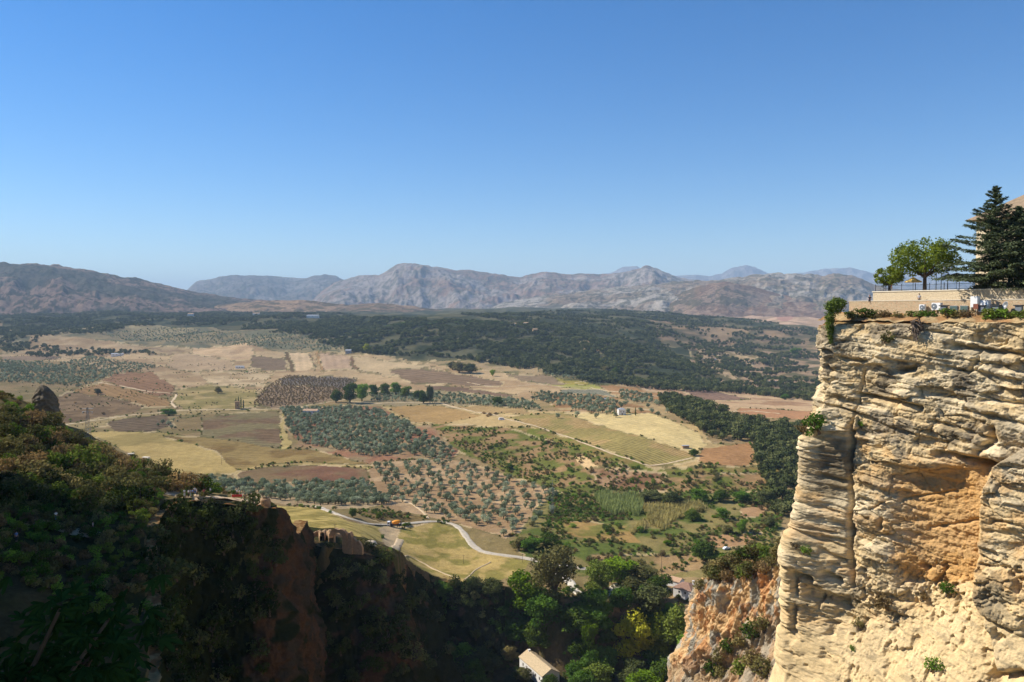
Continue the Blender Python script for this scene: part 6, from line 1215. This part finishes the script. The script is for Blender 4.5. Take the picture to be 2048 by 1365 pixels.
def cedar(label, px, off, h, rmax, seed):
    r = np.random.default_rng(seed); e = empty('cedar_tree', TW(px, off, 2.9)); tag(e, label, 'cedar'); segs = [((0, 0, 0), (.1, 0, h * .5), .30, .18), ((.1, 0, h * .5), (0, 0, h - .1), .18, .03)]; V, Fc, o = [], [], 0
    nbr = 120
    for k in range(nbr):
        t = (k + .5) / nbr; z = .9 + (h - 1.2) * t ** 1.0; a = k * 2.399 + r.uniform(-.3, .3); L = rmax * (1 - t) ** .95 * r.uniform(.6, 1.2) + .25
        d = np.array([math.cos(a), math.sin(a), 0]); base = np.array([0, 0, z]); rise = .25 + .35 * t; tip = base + d * L + np.array([0, 0, L * (rise - .22 + r.normal() * .13)]); segs.append((base, tip, .05 * (1 - t) + .02, .01))
        n_ = int(105 * L / 2 + 30); u = r.random(n_) ** .75; side = np.array([-d[1], d[0], 0]); wv = .55 * L * (.25 + u * (1.15 - u)) * r.uniform(-1, 1, n_)
        c = base + (tip - base) * u[:, None] + side * wv[:, None] * .62 + np.array([0, 0, 1]) * (r.normal(size=n_) * .10 - np.abs(wv) * .12)[:, None]
        nr = np.array([0, 0, 1]) + .45 * r.normal(size=(n_, 3)); nr /= np.linalg.norm(nr, axis=1)[:, None]; tt_ = d + .6 * side * np.sign(wv)[:, None] + .3 * r.normal(size=(n_, 3)); tt_ -= nr * (tt_ * nr).sum(1)[:, None]; tt_ /= np.linalg.norm(tt_, axis=1)[:, None]; s_ = np.cross(nr, tt_)
        sz = r.uniform(.14, .30, n_)[:, None]; V.append(np.stack([c - tt_ * sz, c - s_ * sz * .38, c + tt_ * sz * 1.1, c + s_ * sz * .38], 1).reshape(-1, 3)); Fc.append(np.arange(n_ * 4).reshape(-1, 4) + o); o += n_ * 4
    link('crown', mesh_np('crown', np.concatenate(V), np.concatenate(Fc), L_cedar), e); tv, tf = tubes(segs, 6); link('trunk', mesh_np('trunk', tv, tf, bark), e)
cedar('tall dark cedar with tiered branches, its tip highest on the terrace', 1985, -2.4, 16.6, 8.6, 61); cedar('second dark cedar partly behind the tall one at the frame edge', 2034, -3.6, 13.2, 7.6, 62)
q = MB(); hcv, hcf = cloud([(x, 0, .4, .7, .6, .55) for x in np.arange(-2.6, 2.7, .5)], 1500, .13, 71, .6); o = link('hedge', mesh_np('hedge', hcv, hcf, L_oak), None, TW(1980, -.9, 3.05), RZ); tag(o, 'low black-green hedge at the foot of the tall cedar', 'hedge')
o = link('hedge', mesh_np('hedge', *cloud([(x, 0, .8, .7, .6, .8) for x in np.arange(-1.5, 1.6, .5)], 900, .14, 72, .6), L_green), None, TW(2044, -1.6, 3.05), RZ); tag(o, 'clipped green hedge at the right edge of the terrace', 'hedge')
# people on the terrace
person(TW(1838, .8, .92), 2.4, 'stand', 'grey', 'dark', 'person with dark hair seen from the chest up between the stone walls'); person(TW(1739, 1.6, 1.62), -.5, 'sit', 'dark', 'dark', 'ginger haired person in black sitting on the low wall end', 'ginger', 1.0)
person(TW(1782, -1.5, 3.0), 1.0, 'stand', 'red', 'grey', 'person in red behind the railing next to the small tree')
# machines along the lower wall
M_ac = simple('ac_casing', (.76, .76, .74), .5, .05, 1); M_fan = simple('fan_grille', (.16, .18, .20), .5, .1, 2)
def ac(label, px, off, w, d, h, z, fan=None):
    e = empty('ac_unit', TW(px, off, z), RZ); tag(e, label, 'air conditioner'); q = MB(); q.box((0, 0, h / 2 + .12), (w, d, h)); bmesh.ops.bevel(q.bm, geom=q.bm.edges[:], offset=.025, segments=2, affect='EDGES'); q.build('casing', M_ac, e)
    if fan: q = MB(); q.cone((fan, -d / 2 - .02, h / 2 + .12), h * .40, h * .40, .06, 24, rot=Matrix.Rotation(math.pi / 2, 4, 'X')); g = q.build('fan_grille', M_fan, e); q = MB(); q.cone((fan, -d / 2 - .06, h / 2 + .12), h * .1, h * .08, .06, 12, rot=Matrix.Rotation(math.pi / 2, 4, 'X')); q.build('hub', M_ac, g)
    for x in (-w * .4, w * .4): q = MB(); q.box((x, 0, -.15), (.1, d, .56)); q.build('foot', M_conc, e)
ac('white air conditioner with one round fan and its side to the rubble wall', 1874, 2.5, 1.5, .7, 1.15, -.15, -.3); ac('tall white cabinet standing against the rubble wall', 1950, 2.6, 1.1, .8, 1.7, .25); ac('shorter white cabinet right of the tall one', 1971, 2.7, 1.2, .8, 1.4, -.1); ac('small pale air conditioner farthest left, with a round fan', 1845, 2.4, .95, .5, .95, -.2, .05)
def dish(label, px, off, z, r):
    e = empty('satellite_dish', TW(px, off, z), RZ - .5); tag(e, label, 'satellite dish'); lathe([(0, .02), (.04, r * .4), (.12, r * .75), (.22, r), (.19, r), (.0, .05)], Matrix.Translation((0, 0, .9)) @ Matrix.Rotation(math.pi / 2, 4, 'Z') @ Matrix.Rotation(math.pi, 4, 'Z') @ Matrix.Rotation(-.3, 4, 'Y'), M_steel, 'reflector', e); q = MB(); q.tube((0, 0, -.2), (0, 0, .9), .05); q.build('mast', M_iron, e)
dish('grey satellite dish on a mast right of the white cabinets', 2012, 2.8, -.3, .62)
for px in (1907, 1928):
    e = empty('low_window', TW(px, 2.0, -.35), RZ); tag(e, 'left one of two low glazed openings in the rubble wall' if px < 1910 else 'right one of two low glazed openings in the rubble wall', 'window'); q = MB(); q.box((0, 0, .5), (1.25, .12, 1.0)); q.build('frame', M_steel, e); q = MB(); q.box((0, -.05, .5), (1.1, .1, .84)); q.build('pane', simple('greenish_pane', (.10, .15, .14), .15, .1, 1, spec=.6), e)
for px, lab in ((1888, 'dark slab box just right of the fan unit'), (1964, 'dark slab box between the two white cabinets'), (1992, 'dark slab box left of the satellite dish'), (2038, 'dark slab box at the right frame edge')):
    e = empty('vent_box', TW(px, 3.1, -.1), RZ); tag(e, lab, 'vent box'); q = MB(); q.box((0, 0, .75), (1.3, .8, .16)); q.build('lid', M_chas, e); q = MB(); q.box((0, 0, .25), (.9, .55, .84)); q.build('casing', M_fan, e)
e = empty('sign_board', TW(1951, 3.6, -.7), RZ); tag(e, 'rusty brown board on a post before the tall cabinet', 'board'); q = MB(); q.box((0, 0, 1.2), (.75, .06, .8)); q.build('panel', simple('rust', (.20, .07, .04), .8, .3, 4), e); q = MB(); q.tube((0, .06, -.3), (0, .06, 1.4), .05); q.build('post', M_iron, e)
# plants on the brow
for i, (px, off, s, k, lab) in enumerate([(1700, 5.4, 1.3, 1, 'grey-green bush on the brow beside the trailing shrub'), (1715, 5.2, 1.7, 3, 'broad dusty bush on the cliff brow, second from the left'), (1732, 5.0, 1.8, 1, 'widest dusty bush on the cliff brow'), (1752, 4.6, 1.5, 3, 'low tawny bush on the brow below the wall end'), (1768, 4.4, 1.3, 2, 'rusty dry bush on the brow'), (1795, 4.0, 1.1, 3, 'pale tuft on the earth bank'), (1822, 3.6, 1.0, 1, 'green tuft left of the small air conditioner'), (1843, 3.8, 1.2, 4, 'fresh green bush below the small air conditioner'),
        (1862, 3.5, 1.0, 4, 'dark green bush below the fan unit'), (1895, 3.6, 1.5, 1, 'leafy bush below the first dark slab box'), (1915, 3.5, 1.3, 3, 'yellow grassy bush below the low glazed openings'), (1930, 3.5, 1.3, 2, 'straw tussock below the low glazed openings'), (1985, 3.6, 1.6, 1, 'leafy bush right of the white cabinets'), (2000, 3.4, 1.5, 4, 'dark leafy bush in front of the satellite dish'), (2022, 3.4, .9, 1, 'small green tuft right of the dish'), (2044, 3.4, 1.3, 1, 'green bush at the right frame edge on the bank'), (1975, 4.0, .7, 4, 'small black-green tuft at the foot of the cabinets')]):
    p = TW(px, off, 0); p.z = bank_z(p) - .1; o = link('shrub', shrub_m[k], None, p, px); o.scale = (s * .85, s * .85, s * .62); tag(o, lab, 'shrub')
r = np.random.default_rng(5); bl = [(0, 0, 0, 1.5, 1.3, 1.1), (.8, -.3, .8, 1.0, 1, .8), (-.6, 0, .3, 1.3, 1.0, 1.0), (-.9, 0, -1.6, .9, .8, 1.2), (-.9, 0, -3.0, .8, .7, 1.3), (-.8, 0, -4.4, .6, .5, 1.2), (-.7, 0, -5.5, .4, .4, .8), (.2, 0, 1.3, .9, .8, .6)]
o = link('trailing_shrub', mesh_np('trailing_shrub', *cloud(bl, 5200, .15, 81, .45, .9), leaf_mat('trailing_leaves', G(118, 134, 62), G(86, 106, 46), None, .3, .8)), None, P(1684, 616, 138.6) + Vector((-1.5, -.9, 0))); tag(o, 'bright green shrub trailing down the outer edge of the cliff brow', 'shrub')
e = empty('dead_roots', on(RC, 1832, 655) + N_ * .6); tag(e, 'tangle of dead cactus roots hanging over the cliff brow', 'dead plant'); segs = []; rr = random.Random(3)
for k in range(46):
    p = Vector((rr.uniform(-.6, .6), rr.uniform(-.4, .4), rr.uniform(-.5, 1.6))); d = Vector((rr.uniform(-1, 1), rr.uniform(-1, .4), rr.uniform(-1.0, .5)))
    for j in range(5): p2 = p + d * .42; segs.append((tuple(p), tuple(p2), .12 - j * .018, .11 - j * .018)); p = p2; d = (d + Vector((rr.uniform(-.6, .6), rr.uniform(-.6, .6), rr.uniform(-.9, .3)))).normalized() * .9
tv, tf = tubes(segs, 5); link('stems', mesh_np('stems', tv, tf, simple('dead_wood', (.16, .12, .09), .95, .3, 3)), e)
# ------------------------------------------------------------------ fig tree just below the viewpoint
def fig_leaf():
    pts = []
    for k in range(5):
        a = math.pi / 2 + (k - 2) * .72; L = (.62, .86, 1, .86, .62)[k]; pts += [(a - .30, L * .42), (a - .16, L * .86), (a, L), (a + .16, L * .86)]
    pts = [(.0, -.12)] + [(r_ * math.cos(a), r_ * math.sin(a)) for a, r_ in sorted(pts)]; return np.array([(x, y, 0) for x, y in pts])
FL = fig_leaf(); nf = len(FL); V, Fc, o_ = [], [], 0; r = np.random.default_rng(77); segs = []
for k in range(15):
    px, py = r.uniform(-30, 250), r.uniform(1190, 1400); d = r.uniform(9, 13); tip = np.array(P(px, py, d)); base = np.array([-8.5, 9.5, -8.5]); mid = (tip + base) / 2 + r.normal(size=3) * .4; segs += [(base, mid, .07, .05), (mid, tip, .05, .02)]
    for j in range(22):
        c = tip + r.normal(size=3) * (.34, .3, .26) - (0, 0, .05 * j * .3); nr = np.array([r.normal() * .5, -.5 + r.normal() * .4, 1]); nr /= np.linalg.norm(nr); t = np.cross(nr, r.normal(size=3)); t /= np.linalg.norm(t); s_ = np.cross(nr, t); sz = r.uniform(.16, .27)
        L_ = FL * sz; droop = -.6 * (L_[:, 0] ** 2 + L_[:, 1] ** 2) / sz; V.append(c + L_[:, :1] * t + L_[:, 1:2] * s_ + droop[:, None] * nr); Fc.append(np.array([(o_, o_ + i, o_ + i + 1) for i in range(1, nf - 1)])); o_ += nf
e = empty('fig_tree', (-8.5, 9.5, -8.5)); tag(e, 'fig tree with big lobed leaves in deep shade just below the viewpoint', 'fig tree')
L_fig = leaf_mat('fig_leaves', G(60, 84, 40), G(46, 68, 34), None, .15, 1); attach(link('foliage', mesh_np('foliage', np.concatenate(V), np.concatenate(Fc), L_fig)), e); tv, tf = tubes(segs, 6); attach(link('branches', mesh_np('branches', tv, tf, bark)), e)
# ------------------------------------------------------------------ haze: one closed box of even air
hz = MB(); X0, X1, Y0, Y1, Z0, Z1 = -52000, 52000, -3000, 40000, -260, 1290
hz.box(((X0 + X1) / 2, (Y0 + Y1) / 2, (Z0 + Z1) / 2), (X1 - X0, Y1 - Y0, Z1 - Z0))
m, nt, out = new_mat('haze'); pv = N(nt, 'ShaderNodeVolumePrincipled'); pv.inputs['Color'].default_value = (.57, .77, 1.0, 1)
pv.inputs['Density'].default_value = 5.4e-5; pv.inputs['Anisotropy'].default_value = 0.0
nt.links.new(pv.outputs[0], out.inputs['Volume'])
tag(hz.build('haze', m), kind='stuff')
